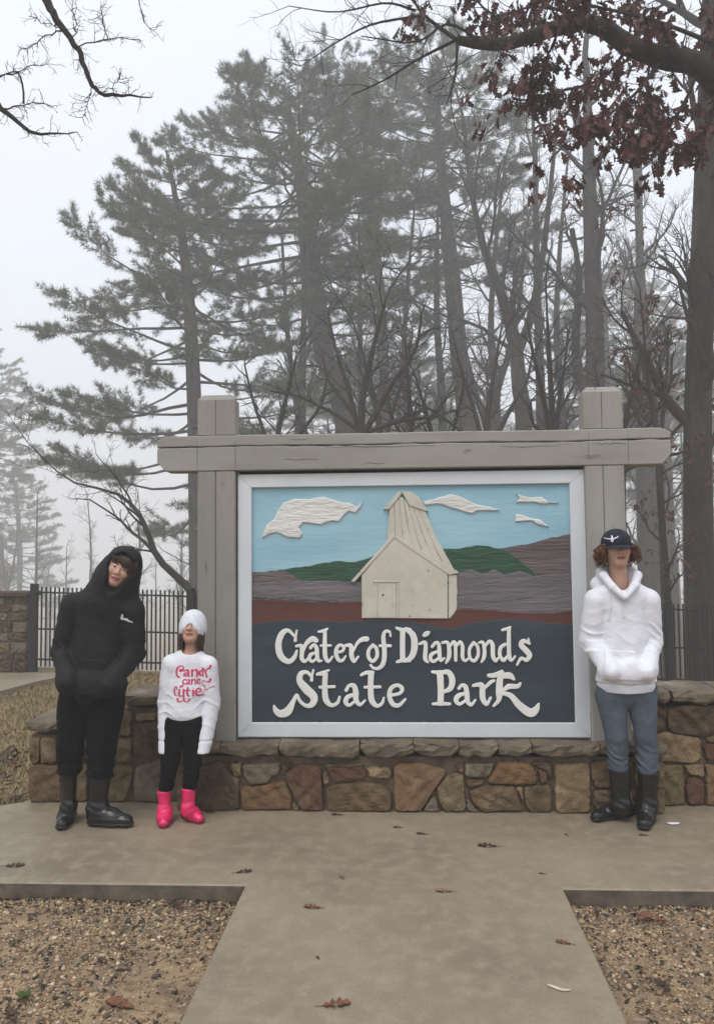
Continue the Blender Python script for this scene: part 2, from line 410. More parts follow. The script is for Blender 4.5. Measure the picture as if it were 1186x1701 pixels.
# dead grass, one triangle a blade, on the slope behind the wall
def grass(name, n, x0, x1, y0, y1, seed, label, ok):
    g = np.random.default_rng(seed)
    x = x0 + (x1 - x0) * g.random(n); y = y0 + (y1 - y0) * g.random(n) ** 1.25
    k = ok(x, y); x, y = x[k], y[k]; n = len(x)
    h = g.uniform(.02, .065, n); a = g.random(n) * 6.28; l = g.uniform(.2, 1.3, n)
    b = np.stack([x, y, terr(x, y) - .087], 1)
    dx = np.stack([np.cos(a), np.sin(a), 0 * a], 1); px = np.stack([-np.sin(a), np.cos(a), 0 * a], 1)
    w = g.uniform(.002, .004, n)[:, None] * (1 + y[:, None] * .12)
    tip = b + dx * (h * l)[:, None] + np.stack([0 * h, 0 * h, h], 1)
    V = np.stack([b - px * w, b + px * w, tip], 1).reshape(-1, 3)
    o = add(name, V, [np.arange(3 * n).reshape(-1, 3).astype(np.int32)], m_blade, kind='stuff')
    pal = np.array([(.32, .245, .125), (.25, .185, .09), (.18, .13, .065), (.19, .185, .075), (.12, .085, .05)])
    c = pal[g.choice(5, n, p=[.3, .28, .2, .14, .08])] * g.uniform(.8, 1.15, (n, 1))
    at = o.data.color_attributes.new('tint', 'FLOAT_COLOR', 'POINT')
    at.data.foreach_set('color', np.repeat(np.hstack([c, np.ones((n, 1))]), 3, 0).ravel().astype(np.float32))
    o['label'] = label; o['category'] = 'grass'
WK = [onT(-500, 1163)[:2], onT(0, 1147)[:2], onT(60, 1131)[:2], onT(106, 1122)[:2]]
def off_walk(x, y):
    lim = np.interp(x, [w[0] for w in WK], [w[1] for w in WK], right=99)
    return (y < lim - .05) & ((y > 5.3) | (x < -2.4 - (y < 4.9) * .4 - (y < 4.65) * .8)) & (y > 4.52)
grass('grass', 90000, -7.5, .8, 4.5, 12.4, 3, 'dry yellow winter grass on the slope behind the stone wall', off_walk)
grass('grass', 22000, 1.2, 8.5, 5.4, 12.4, 4, 'dry winter grass below the iron fence by the capped person', lambda x, y: y > 5.4)

# ================================================================== STONE WALL
def stone_mesh(poly, Y, depth, proud, seed, inset=-.0015, ret=None):
    """rough split-faced stone from an outline in the wall face; face towards -y"""
    g = np.random.default_rng(seed); p = np.array(poly, float)
    # round the corners and resample
    q = []
    n = len(p)
    for i in range(n):
        a, b, c = p[i - 1], p[i], p[(i + 1) % n]
        la, lc = np.linalg.norm(a - b), np.linalg.norm(c - b); w = min(.012, .2 * la, .2 * lc)
        q += [b + (a - b) / la * w, b + (c - b) / lc * w]
    q = np.array(q); ln = np.linalg.norm(np.roll(q, -1, 0) - q, axis=1); cum = np.concatenate([[0], np.cumsum(ln)])
    m = int(np.clip(cum[-1] / .016, 16, 56)); t = np.linspace(0, cum[-1], m, endpoint=False)
    qq = np.vstack([q, q[:1]]); o = np.stack([np.interp(t, cum, qq[:, 0]), np.interp(t, cum, qq[:, 1])], 1)
    o += g.normal(0, .0022, o.shape)
    c = o.mean(0); ext = np.linalg.norm(o - c, axis=1).mean()
    tilt = g.normal(0, .03, 2)
    rings = [(o + (c - o) * (inset / ext), depth), (o + (c - o) * (inset / ext), proud * .15), (o + (c - o) * min(.35, (inset + .006) / ext), -proud * .85),
             (o + (c - o) * .25, -proud), (o + (c - o) * .48, -proud), (o + (c - o) * .70, -proud), (o + (c - o) * .88, -proud)]
    ph = g.random(12) * 6.28; fq = g.uniform(18, 75, (6, 2)) * g.choice([-1, 1], (6, 2))
    relief_ = lambda r: sum(.0042 / (1 + .25 * i) * np.sin(r[:, 0] * fq[i, 0] + r[:, 1] * fq[i, 1] + ph[i] + 1.2 * np.sin(r[:, 1] * 24 + ph[i + 6])) for i in range(6))
    V = []
    for k, (r, d) in enumerate(rings):
        y = np.full(m, Y + d)
        if k >= 2: y = y + (r - c) @ tilt + relief_(r) * min(1, .4 + .3 * (k - 2)) + g.normal(0, .0006, m)
        V.append(np.stack([r[:, 0], y, r[:, 1]], 1))
    V.append(np.array([[c[0], Y - proud + relief_(np.array([c]))[0], c[1]]])); V = np.vstack(V)
    F = []
    for k in range(len(rings) - 1):
        for i in range(m): F.append([k * m + i, (k + 1) * m + i, (k + 1) * m + (i + 1) % m, k * m + (i + 1) % m])
    b = (len(rings) - 1) * m
    for i in range(m): F.append([b + i, b + m, b + (i + 1) % m])
    # outline may run either way round
    area = np.sum(o[:, 0] * np.roll(o[:, 1], -1) - np.roll(o[:, 0], -1) * o[:, 1])
    if area > 0: F = [f[::-1] for f in F]
    F = [f[::-1] for f in F]
    return V, F
wall = thing('stone_wall', 'low brown fieldstone wall with flat capstones under the park sign', 'wall', (0.1, 4.9, 0))
Z1 = lambda X, Y: (380 + X / 3.706, 1220 + Y / 3.706)
Z2 = lambda X, Y: (680 + X / 3.706, 1220 + Y / 3.706)
Z3 = lambda X, Y: (960 + X / 5.248, 1130 + Y / 5.248)
Z4 = lambda X, Y: (30 + X / 3.121, 1140 + Y / 3.121)
sid = [100]
def stones(Zf, Y, items):
    for kind, poly in items:
        sid[0] += 1
        pl = []
        for a, b in poly:
            P = onY(*Zf(a, b), Y); pl.append((P[0], max(P[2], .004)))
        V, F = stone_mesh(pl, Y, .05, rnd.uniform(.012, .026), sid[0])
        add('stone', V, F, m_stone[kind], wall)
stones(Z1, YPL, [
    ('grey', [(85, 185), (310, 178), (322, 232), (262, 262), (242, 300), (130, 305), (92, 250)]),
    ('orange', [(72, 330), (262, 305), (350, 288), (392, 400), (382, 458), (88, 462)]),
    ('red', [(348, 235), (440, 188), (568, 190), (582, 467), (450, 467), (360, 280)]),
    ('red', [(595, 200), (820, 195), (855, 265), (640, 290)]), ('tan', [(850, 203), (1002, 200), (1002, 266), (866, 266)]),
    ('brown', [(595, 325), (700, 300), (930, 298), (1002, 350), (1002, 467), (610, 470)]),
    ('olive', [(-2, 260), (58, 262), (66, 440), (20, 468), (-50, 468)]), ('tan', [(585, 225), (625, 290), (600, 310), (584, 300)]),
    ('tan', [(395, 420), (440, 466), (392, 466)]), ('dark', [(325, 180), (400, 180), (345, 225), (328, 215)]),
    ('dark', [(20, 170), (80, 180), (85, 240), (25, 235)]), ('olive', [(575, 185), (830, 180), (825, 192), (600, 196)])])
stones(Z2, YPL, [
    ('rust', [(-97, 185), (70, 180), (235, 220), (145, 345), (72, 465), (-90, 470)]), ('olive', [(240, 245), (330, 240), (345, 468), (210, 470), (160, 340)]),
    ('grey', [(340, 183), (522, 173), (495, 250), (460, 262), (345, 258)]), ('brown', [(350, 280), (468, 275), (440, 308), (350, 315)]),
    ('orange', [(545, 172), (742, 175), (785, 245), (776, 302), (500, 302), (480, 285)]), ('red', [(790, 205), (850, 235), (842, 290), (800, 297)]),
    ('brown', [(368, 345), (470, 312), (650, 318), (694, 462), (450, 472), (388, 420)]), ('brown', [(706, 318), (870, 312), (870, 476), (750, 482), (712, 440)]),
    ('tan', [(892, 185), (1104, 180), (1110, 470), (1000, 490), (895, 482)]), ('dark', [(752, 172), (870, 172), (872, 295), (856, 230), (790, 195)]),
    ('red', [(290, 185), (332, 180), (332, 235), (292, 230)]), ('grey', [(130, 395), (158, 380), (190, 472), (82, 472)]), ('tan', [(660, 322), (698, 322), (700, 420)]),
    ('grey', [(352, 400), (380, 425), (440, 474), (356, 474)])])
stones(Z3, YPL, [
    ('brown', [(108, 712), (275, 702), (283, 932), (150, 940), (112, 850)]), ('brown', [(130, 962), (282, 957), (292, 1150), (170, 1155), (125, 1080)]),
    ('dark', [(290, 702), (480, 705), (478, 905), (295, 910)]), ('red', [(300, 935), (500, 930), (505, 1155), (305, 1160)]),
    ('olive', [(490, 705), (742, 712), (748, 930), (600, 940), (490, 910)]), ('brown', [(515, 950), (748, 945), (756, 1165), (520, 1160)])])
stones(Z3, YWL, [
    ('dark', [(655, 220), (758, 228), (755, 425), (655, 452)]), ('dark', [(770, 270), (870, 222), (1186, 212), (1260, 300), (1245, 430), (1120, 487), (820, 457), (770, 400)]),
    ('tan', [(660, 470), (760, 450), (1060, 510), (1066, 690), (1000, 722), (780, 702), (660, 690)]), ('red', [(1085, 560), (1260, 540), (1270, 695), (1112, 704)]),
    ('olive', [(1112, 503), (1250, 470), (1260, 525), (1122, 542)]), ('olive', [(660, 740), (910, 740), (917, 1078), (790, 1086), (660, 1086)]),
    ('red', [(962, 840), (1050, 830), (1092, 900), (1082, 1078), (962, 1086), (932, 950)]), ('rust', [(1112, 740), (1270, 735), (1270, 1078), (1112, 1086)]),
    ('tan', [(922, 740), (1095, 735), (1090, 860), (1045, 820), (962, 828)])])
stones(Z4, YWL, [
    ('brown', [(65, 268), (120, 268), (115, 395), (65, 400)]), ('brown', [(125, 265), (206, 262), (206, 395), (123, 397)]),
    ('brown', [(62, 410), (225, 404), (230, 598), (62, 603)]), ('olive', [(236, 410), (360, 404), (362, 594), (238, 598)]), ('grey', [(215, 266), (340, 266), (345, 392), (215, 395)]),
    ('olive', [(352, 268), (500, 266), (500, 394), (354, 394)]), ('olive', [(550, 128), (592, 128), (586, 258), (508, 255), (512, 150)]), ('tan', [(610, 145), (722, 138), (724, 172), (612, 176)]),
    ('dark', [(602, 188), (760, 182), (762, 355), (600, 360)]), ('olive', [(512, 268), (593, 266), (593, 392), (514, 394)]),
    ('olive', [(372, 408), (600, 404), (592, 500), (556, 594), (372, 594)]), ('grey', [(606, 420), (740, 372), (762, 400), (766, 594), (610, 594), (600, 520)]),
    ('brown', [(772, 138), (930, 140), (935, 350), (772, 352)])])
stones(Z4, YPL, [
    ('brown', [(826, 396), (908, 394), (908, 640), (828, 640)]), ('dark', [(918, 420), (1060, 382), (1142, 520), (1152, 610), (1080, 646), (916, 646)]),
    ('tan', [(1100, 400), (1160, 395), (1160, 460), (1128, 470)])])
# wall courses that carry on out of frame
sid[0] = 900
for k in range(14):
    x = 2.15 + (k % 5) * .33; z = .03 + (k // 5) * .21
    P = [(x, z), (x + .30, z), (x + .31, z + .19), (x + .01, z + .19)]
    if x + .3 < 3.75:
        sid[0] += 1; V, F = stone_mesh(P, YWL, .05, .018, sid[0]); add('stone', V, F, m_stone[rnd.choice(list(STONE))], wall, True)
# mortar core
zc = onY(640, 1258, YPL)[2]; zt = onY(640, 1236, YPL - .03)[2]
zs_top = onY(240, 1157, YWL - .03)[2]; zs_b = onY(240, 1178, YWL)[2]; zl_top = onY(70, 1199, YWL - .03)[2]; zl_b = onY(70, 1222, YWL)[2]
xa, xb, xc, xd = onY(50, 1300, YWL)[0], onY(203, 1200, YWL)[0], onY(300, 1300, YPL)[0], onY(1103, 1300, YPL)[0]
for q in ((xc, xd, YPL + .022, YPL + .40, -.1, zc), (xb, xc + .02, YWL + .022, YWL + .34, -.1, zs_b), (xa, xb + .004, YWL + .022, YWL + .34, -.1, zl_b), (xd - .02, 3.8, YWL + .0225, YWL + .34, -.1, zs_b)):
    V, F = box(*q); add('mortar_core', V, F, m_mortar, wall)
# end faces of the stepped wall
for (x, y0, y1, z0, z1, kd) in ((xa, YWL + .02, YWL + .17, .01, .22, 'brown'), (xa, YWL + .18, YWL + .33, .01, .22, 'grey'), (xa, YWL + .02, YWL + .33, .24, zl_b - .02, 'olive')):
    V, F = stone_mesh([(y0, z0), (y1, z0), (y1, z1), (y0, z1)], 0, .02, .014, int(z1 * 1000) + 3)
    V = np.stack([x + .012 + V[:, 1], V[:, 0], V[:, 2]], 1); add('stone', V, [f[::-1] for f in F], m_stone[kd], wall, True)
for (z0, z1, kd) in ((.01, .17, 'brown'), (.19, zc - .02, 'dark')):
    V, F = stone_mesh([(YPL + .02, z0), (YWL - .01, z0), (YWL - .01, z1), (YPL + .02, z1)], 0, .02, .01, int(z1 * 1000) + 7)
    V = np.stack([xd - .012 - V[:, 1], V[:, 0], V[:, 2]], 1); add('stone', V, F, m_stone[kd], wall, True)
    V = np.stack([xc + .012 + stone_mesh([(YPL + .02, z0), (YWL - .01, z0), (YWL - .01, z1), (YPL + .02, z1)], 0, .02, .01, 5)[0][:, 1], V[:, 1] * 0 + 0, V[:, 2]], 1) if False else V
def capstone(x0, x1, yf, yb, zt, thick, seed):
    """flat slab with a broken, wavy front edge"""
    g = np.random.default_rng(seed); n = max(6, int((x1 - x0) / .04)); ny = 4
    x = np.linspace(x0 + .0025, x1 - .0025, n); u = np.linspace(0, 1, n)
    endr = np.minimum(1, np.minimum(u, 1 - u) * n / 1.1) ** .5
    yfr = yf + .012 * np.sin(x * 17 + seed) + g.normal(0, .006, n) + (1 - endr) * .018
    th = thick * (.86 + .14 * np.sin(u * 3.14 + np.sin(u * 7 + seed))) + g.normal(0, .005, n) - (1 - endr) * .010
    prof = [(0, -1.0, .030), (0, -.86, .008), (0, -.5, 0.0), (0, -.14, .002), (0, 0, .011)]
    V = []
    for i in range(n):
        r = [(x[i], yb, zt - th[i])]
        for _, zf, yo in prof: r.append((x[i] + g.normal(0, .002), yfr[i] + yo + g.normal(0, .0045) + .005 * math.sin(x[i] * 41 + zf * 5 + seed), zt + zf * th[i] + g.normal(0, .0028)))
        for k in range(1, ny + 1): r.append((x[i], yfr[i] + .026 + (yb - yfr[i] - .026) * k / ny, zt + g.normal(0, .002) + .004 * math.sin(x[i] * 9 + k)))
        V.append(r)
    m = len(V[0]); V = np.array(V).reshape(-1, 3); F = []
    for i in range(n - 1):
        for k in range(m): F.append([i * m + k, (i + 1) * m + k, (i + 1) * m + (k + 1) % m, i * m + (k + 1) % m])
    F.append(list(range(m))); F.append([(n - 1) * m + k for k in range(m)][::-1])
    add('capstone', V, F, m_cap, wall)
def cx(px, Y, py=1250): return onY(px, py, Y)[0]
edges = [300, 368, 464, 598, 687, 762, 827, 883, 994, 1044, 1106]
for i in range(len(edges) - 1):
    capstone(cx(edges[i], YPL), cx(edges[i + 1], YPL), YPL - .045, YPL + .38, zt + rnd.uniform(-.003, .003), .085 + rnd.uniform(-.015, .01), 40 + i)
for (a, b, zz, th) in ((46, 100, zl_top, .07), (100, 160, zl_top - .004, .07), (160, 202, zl_top, .068)): capstone(cx(a, YWL), cx(b, YWL), YWL - .045, YWL + .36, zz, th, a)
for (a, b, th) in ((204, 262, .075), (262, 312, .07)): capstone(cx(a, YWL), cx(b, YWL), YWL - .04, YWL + .36, zs_top, th, a)
zr = onY(1150, 1149, YWL - .03)[2]
for (a, b, th) in ((1060, 1114, .07), (1115, 1200, .08), (1202, 1290, .08), (1291, 1380, .08), (1381, 1470, .08), (1471, 1560, .08)):
    capstone(cx(a, YWL), min(cx(b, YWL), 3.84), YWL - .045, YWL + .36, zr, th, a) if cx(a, YWL) < 3.6 else None

# ================================================================== PARK SIGN
YPO, YFR, YBD = 4.742, 4.775, 4.80          # post face, white frame face, painted board face
sgn = thing('park_sign', 'large grey timber park sign with carved painted relief of a mine tower', 'sign', (0.1, 4.85, zt))
def post(pxl, pxr, ztop):
    x0, x1 = cx(pxl, YPO, 1000), cx(pxr, YPO, 1000); xm = (x0 + x1) / 2 + rnd.uniform(-.012, .012); y1 = YPO + .125
    bt, bb = beam_z
    root = None
    for (a, b) in ((x0, xm - .0012), (xm + .0012, x1)):
        V, F = box(a, b, YPO, y1, zt - .02, bb - .001, .005); o = add('post', V, F, m_wood, sgn)
    # the block above the beam with its sloped top
    cxm, cym = (x0 + x1) / 2, (YPO + y1) / 2; d = .028
    h0, h1 = bt + .004, ztop
    ring = lambda e, z: [(x0 + e, YPO + e, z), (x1 - e, YPO + e, z), (x1 - e, y1 - e, z), (x0 + e, y1 - e, z)]
    V = ring(0, h0) + ring(0, h1 - .035) + ring(.004, h1 - .031) + ring(d, h1)
    F = [[k * 4 + i, k * 4 + (i + 1) % 4, k * 4 + 4 + (i + 1) % 4, k * 4 + 4 + i] for k in range(3) for i in range(4)] + [[12, 13, 14, 15], [3, 2, 1, 0]]
    o = add('post_cap', V, F, m_wood, sgn)
    V, F = box(xm - .0015, xm + .0015, YPO - .0012, YPO + .002, h0, h1 - .036); add('seam', V, F, m_groove, o)
bz_t = onY(593, 719.5, YPO)[2]; bz_b = onY(593, 779, YPO)[2]; beam_z = (bz_t, bz_b); bz_m = bz_b + (bz_t - bz_b) * .68
post(328, 391, onY(358, 655, YPO)[2]); post(977, 1043, onY(1010, 641, YPO)[2])
# beam: two stacked timbers with an uneven crack between, chamfered ends
bx0, bx1 = cx(262, YPO, 755), cx(1113, YPO, 742)
def timber(z0, z1, chlow, seed, wl, wu):
    g = np.random.default_rng(seed); n = 60; x = np.linspace(bx0, bx1, n); u = np.linspace(0, 1, n)
    lo = np.full(n, z0); hi = np.full(n, z1)
    e = np.minimum(x - bx0, bx1 - x)
    lo += np.clip(1 - e / .055, 0, 1) * .06 * chlow
    hi -= np.clip(1 - e / .03, 0, 1) * .025 * (1 - chlow)
    lo += wl * (.0025 * np.sin(x * 5) + g.normal(0, .0016, n)); hi += wu * (.0025 * np.sin(x * 5) + g.normal(0, .0016, n))
    yf, yb = YPO - .004, YPO + .129; b = .006
    V = []
    for i in range(n):
        V += [(x[i], yf, lo[i] + b), (x[i], yf, hi[i] - b), (x[i], yf + b, hi[i]), (x[i], yb - b, hi[i]), (x[i], yb, hi[i] - b), (x[i], yb, lo[i] + b), (x[i], yb - b, lo[i]), (x[i], yf + b, lo[i])]
    F = []
    for i in range(n - 1):
        for k in range(8): F.append([i * 8 + k, i * 8 + (k + 1) % 8, i * 8 + 8 + (k + 1) % 8, i * 8 + 8 + k])
    F += [list(range(8))[::-1], [(n - 1) * 8 + k for k in range(8)]]
    return add('beam', V, [f[::-1] for f in F], m_woodh, sgn)
bm1 = timber(bz_b, bz_m - .0025, 1, 11, 0, 1); bm2 = timber(bz_m + .0025, bz_t, 0, 12, 1, .6)
# lap joint lines and cracks in the beam, as thin dark slivers let into the face
def sliver(parent, pts, w, Y, m=None):
    P = np.array(pts); n = len(P); V = []
    for i, (x, z) in enumerate(P):
        t = P[min(i + 1, n - 1)] - P[max(i - 1, 0)]; t = t / (np.linalg.norm(t) + 1e-9); nn = np.array([-t[1], t[0]]) * w * (.35 + .65 * math.sin(math.pi * (i + .5) / n)) * rnd.uniform(.6, 1.2)
        V += [(x + nn[0], Y, z + nn[1]), (x - nn[0], Y, z - nn[1])]
    n2 = len(V); V = V + [(a, b + .004, c) for a, b, c in V]
    F = [[2 * i, 2 * i + 1, 2 * i + 3, 2 * i + 2] for i in range(n - 1)]
    add('crack', V, F, m or m_groove, parent)
for px in (391, 328, 977, 1043):
    pts = [onY(px + rnd.uniform(-.5, .5), y, YPO - .005) for y in np.linspace((717 if px > 900 else 732), (770 if px > 900 else 782), 6)]
    sliver(bm1 if False else bm2, [(p[0], p[2]) for p in pts], .0012 if px != 391 else .0018, YPO - .0052)
for (x0, x1, y) in ((470, 530, 762), (540, 720, 742), (830, 930, 745), (480, 510, 729), (510, 540, 738), (985, 1040, 742), (600, 640, 770)):
    pts = [onY(x, y + rnd.uniform(-1.2, 1.2) - (x - 593) * .012, YPO - .005) for x in np.linspace(x0, x1, 9)]
    sliver(bm2 if y < 750 else bm1, [(p[0], p[2]) for p in pts], .0016, YPO - .0055)
for (px, a, b) in ((357, 800, 1225), (1005, 785, 1000)):
    pass
# white frame boards, mitred
FO = [onY(397, 790, YFR), onY(974, 778, YFR), onY(983, 1228, YFR), onY(393, 1227, YFR)]
fx0 = (FO[0][0] + FO[3][0]) / 2; fx1 = (FO[1][0] + FO[2][0]) / 2; fz1 = (FO[0][2] + FO[1][2]) / 2; fz0 = (FO[2][2] + FO[3][2]) / 2
ix0 = (onY(420, 811, YBD)[0] + onY(419, 1198, YBD)[0]) / 2; ix1 = (onY(943, 803, YBD)[0] + onY(955, 1200, YBD)[0]) / 2
iz1 = (onY(420, 811, YBD)[2] + onY(943, 803, YBD)[2]) / 2; iz0 = (onY(419, 1198, YBD)[2] + onY(955, 1200, YBD)[2]) / 2
fz0 = max(fz0, zt + .012)
oc = [(fx0, fz0), (fx1, fz0), (fx1, fz1), (fx0, fz1)]; ic = [(ix0, iz0), (ix1, iz0), (ix1, iz1), (ix0, iz1)]
for k in range(4):
    a, b, c, d = oc[k], oc[(k + 1) % 4], ic[(k + 1) % 4], ic[k]
    s = .0003
    q = [np.array(v) for v in (a, b, c, d)]; cc = sum(q) / 4; q = [v + (cc - v) * s / .3 for v in q]
    bev = [q[0] + (q[3] - q[0]) * .05, q[1] + (q[2] - q[1]) * .05, q[2] + (q[1] - q[2]) * .05, q[3] + (q[0] - q[3]) * .05]
    V = [(v[0], YFR + .07, v[1]) for v in q] + [(v[0], YFR + .004, v[1]) for v in q] + [(v[0], YFR, v[1]) for v in bev]
    F = [[j * 4 + i, j * 4 + (i + 1) % 4, j * 4 + 4 + (i + 1) % 4, j * 4 + 4 + i] for j in range(2) for i in range(4)] + [[8, 9, 10, 11], [3, 2, 1, 0]]
    add('frame_board', V, F, m_frame, sgn)
V, F = box(fx0 + .01, fx1 - .01, YFR + .071, YFR + .10, fz0 + .01, fz1 - .01); add('back_panel', V, F, m_wood, sgn)
board = add('picture_board', *box(ix0 - .004, ix1 + .004, YBD, YBD + .04, iz0 - .004, iz1 + .004), m_skyp, sgn)
add('gap_shade_strip', *box(fx0 + .002, fx1 - .002, YFR + .035, YFR + .068, fz1 + .001, beam_z[1] - .002), m_groove, sgn)  # added dark strip standing in for the shaded gap above the frame
# side battens and brackets in the gaps beside the posts
m_rust = mat('rusty_bracket', (.05, .035, .028), (.09, .05, .03), 30, .8)
for px in (394, 981):
    for py in ((820, 1010, 1180) if px < 500 else (835, 1170)):
        P = onY(px, py, YFR); V, F = box(P[0] - .008, P[0] + .008, YFR + .003, YFR + .05, P[2] - .04, P[2] + .04, .002); add('bracket', V, F, m_rust, sgn)
V, F = box(fx0 - .01, fx1 + .01, YFR + .02, YFR + .09, zt + .001, fz0 - .002, .002); add('sill_strip', V, F, m_wood, sgn)

A = lambda X, Y: (400 + X / 4.236, 790 + Y / 4.236)
def relief(name, poly, y_front, m, parent, y_back=None, rough=.0, bev=.004, seed=0, px=None):
    """raised panel of any outline with a softened edge"""
    g = np.random.default_rng(seed + 5)
    P = np.array([[p[0], p[2]] for p in (onY(*(px or A)(a, b), YBD - .008) for a, b in poly)])
    P[:, 0] = np.clip(P[:, 0], ix0 + .001, ix1 - .001); P[:, 1] = np.clip(P[:, 1], iz0 + .001, iz1 - .001)
    if rough:
        Q = []
        for i in range(len(P)):
            a, b = P[i], P[(i + 1) % len(P)]; L = np.linalg.norm(b - a); n = max(1, int(L / .03))
            for k in range(n):
                q = a + (b - a) * k / n
                if k and ix0 + .005 < q[0] < ix1 - .005: q = q + g.normal(0, rough, 2)
                Q.append(q)
        P = np.array(Q)
    if np.sum(P[:, 0] * np.roll(P[:, 1], -1) - np.roll(P[:, 0], -1) * P[:, 1]) < 0: P = P[::-1]
    n = len(P); I = P.copy()
    for i in range(n):
        e1 = P[i] - P[i - 1]; e2 = P[(i + 1) % n] - P[i]; e1 /= np.linalg.norm(e1) + 1e-9; e2 /= np.linalg.norm(e2) + 1e-9
        q = np.array([-e1[1] - e2[1], e1[0] + e2[0]]); l = q @ q; I[i] = P[i] + q / max(l / 2, .6) * bev
    yb = YBD - .0004 if y_back is None else y_back
    V = [(x, yb, z) for x, z in P] + [(x, y_front + bev, z) for x, z in P] + [(x, y_front, z) for x, z in I]
    F = [[j * n + i, j * n + (i + 1) % n, j * n + n + (i + 1) % n, j * n + n + i] for j in range(2) for i in range(n)] + [[2 * n + i for i in range(n)]]
    return add(name, V, F, m, parent)
b_ = 1186
relief('hill', [(240, 672), (420, 645), (620, 612), (700, 600), (800, 608), (870, 590), (940, 560), (940, 770), (420, 770), (330, 720)], YBD - .005, m_greenp, board, rough=.003, seed=1)
relief('hill', [(80, 680), (285, 667), (350, 690), (432, 742), (432, 800), (80, 800)], YBD - .008, m_purp2, board, rough=.003, seed=2)
relief('hill', [(80, 772), (220, 742), (430, 746), (600, 740), (880, 752), (880, 900), (500, 880), (80, 862)], YBD - .011, m_purp, board, rough=.003, seed=3)
relief('hill', [(b_ + 200, 515), (b_ + 330, 516), (b_ + 470, 490), (b_ + 600, 510), (b_ + 660, 516), (b_ + 780, 600), (b_ + 885, 690), (b_ + 885, 760), (b_ + 200, 760)], YBD - .008, m_greenp, board, rough=.003, seed=4)
relief('hill', [(b_ + 640, 512), (b_ + 850, 478), (b_ + 1000, 433), (b_ + 1140, 412), (b_ + 1140, 760), (b_ + 840, 760), (b_ + 800, 690), (b_ + 720, 600), (b_ + 640, 530)], YBD - .0055, m_purp2, board, rough=.003, seed=5)
relief('hill', [(b_ + 290, 700), (b_ + 430, 655), (b_ + 505, 690), (b_ + 590, 657), (b_ + 665, 697), (b_ + 780, 670), (b_ + 880, 712), (b_ + 960, 692), (b_ + 1150, 692), (b_ + 1150, 985), (b_ + 290, 960)], YBD - .011, m_purp, board, rough=.003, seed=6)
relief('field', [(80, 868), (300, 876), (500, 890), (860, 884), (b_ + 320, 940), (b_ + 500, 940), (b_ + 800, 966), (b_ + 1000, 966), (b_ + 1150, 945), (b_ + 1150, 1080), (b_ + 400, 1100), (80, 1080)], YBD - .0135, m_redp, board, rough=.002, seed=7)
navy_top = [(80, 1035), (250, 1026), (400, 1014), (560, 1022), (700, 1030), (860, 1022), (1010, 1008), (b_ + 0, 1024), (b_ + 130, 1045), (b_ + 230, 1070), (b_ + 300, 1078), (b_ + 350, 1060), (b_ + 450, 1032), (b_ + 600, 1015), (b_ + 740, 1004), (b_ + 860, 1022), (b_ + 950, 1036), (b_ + 1160, 1040)]
navy = relief('lettering_panel', navy_top + [(b_ + 1160, 1800), (80, 1800)], YBD - .016, m_navy, board, rough=.0015, seed=8)
for i, (c, s) in enumerate((([(150, 440), (180, 350), (230, 310), (262, 245), (300, 190), (380, 162), (480, 166), (580, 150), (680, 180), (760, 190), (815, 220), (855, 185), (845, 220), (805, 265), (760, 250), (725, 280), (690, 325), (640, 320), (560, 347), (440, 330), (410, 365), (435, 410), (415, 440), (330, 435), (290, 415), (250, 400), (200, 412)], 1),
        ([(b_ + 95, 185), (b_ + 200, 155), (b_ + 290, 130), (b_ + 350, 145), (b_ + 440, 190), (b_ + 560, 220), (b_ + 635, 240), (b_ + 560, 247), (b_ + 480, 247), (b_ + 440, 268), (b_ + 330, 237), (b_ + 200, 200), (b_ + 110, 210)], 2),
        ([(b_ + 750, 125), (b_ + 790, 142), (b_ + 850, 155), (b_ + 930, 150), (b_ + 970, 180), (b_ + 1050, 188), (b_ + 950, 202), (b_ + 880, 187), (b_ + 750, 187), (b_ + 775, 160)], 3),
        ([(b_ + 745, 270), (b_ + 790, 275), (b_ + 850, 300), (b_ + 920, 310), (b_ + 980, 360), (b_ + 900, 345), (b_ + 860, 317), (b_ + 745, 325)], 4))):
    relief('cloud', c, YBD - .012, m_cloudp, board, rough=.0025, seed=20 + s, bev=.006)
# the mine house: plank tower, gable front, side wall, roofs, door
def lerp(a, b, t): return (a[0] + (b[0] - a[0]) * t, a[1] + (b[1] - a[1]) * t)
TL = [(1048, 215), (1040, 330), (1028, 470)]; TR = [(b_ + 110, 245), (b_ + 185, 430), (b_ + 262, 600)]
topl = [(1048, 230), (1085, 178), (1122, 130), (1160, 180), (b_ + 10, 215), (b_ + 60, 232), (b_ + 112, 250)]
for k in range(7):
    t0, t1 = k / 7 + .0015, (k + 1) / 7 - .0015
    tp = lambda t: lerp(topl[min(5, int(t * 6))], topl[min(5, int(t * 6)) + 1], t * 6 - min(5, int(t * 6)))
    md = lambda t: lerp((1036, 350), (b_ + 185, 430), t); bt = lambda t: lerp((1020, 560), (b_ + 330, 690), t)
    relief('plank', [tp(t0), tp(t1), md(t1), bt(t1), bt(t0), md(t0)], YBD - .018, m_cream, board, rough=.0008, seed=40 + k, bev=.0025)
front = relief('mine_house_front', [(850, 705), (1076, 418), (b_ + 268, 690), (b_ + 268, 1006), (852, 1002)], YBD - .024, m_cream, board, bev=.004)
relief('mine_house_side', [(b_ + 275, 695), (b_ + 335, 700), (b_ + 332, 940), (b_ + 290, 1000), (b_ + 275, 1006)], YBD - .021, m_cream, board, bev=.004, rough=.002)
relief('roof_edge', [(778, 742), (1076, 408), (1090, 428), (800, 750), (790, 748)], YBD - .029, m_cream, board, bev=.003)
relief('roof_edge', [(1092, 424), (b_ + 335, 672), (b_ + 345, 688), (b_ + 275, 700), (b_ + 262, 690), (1080, 440)], YBD - .0285, m_cream, board, bev=.003)
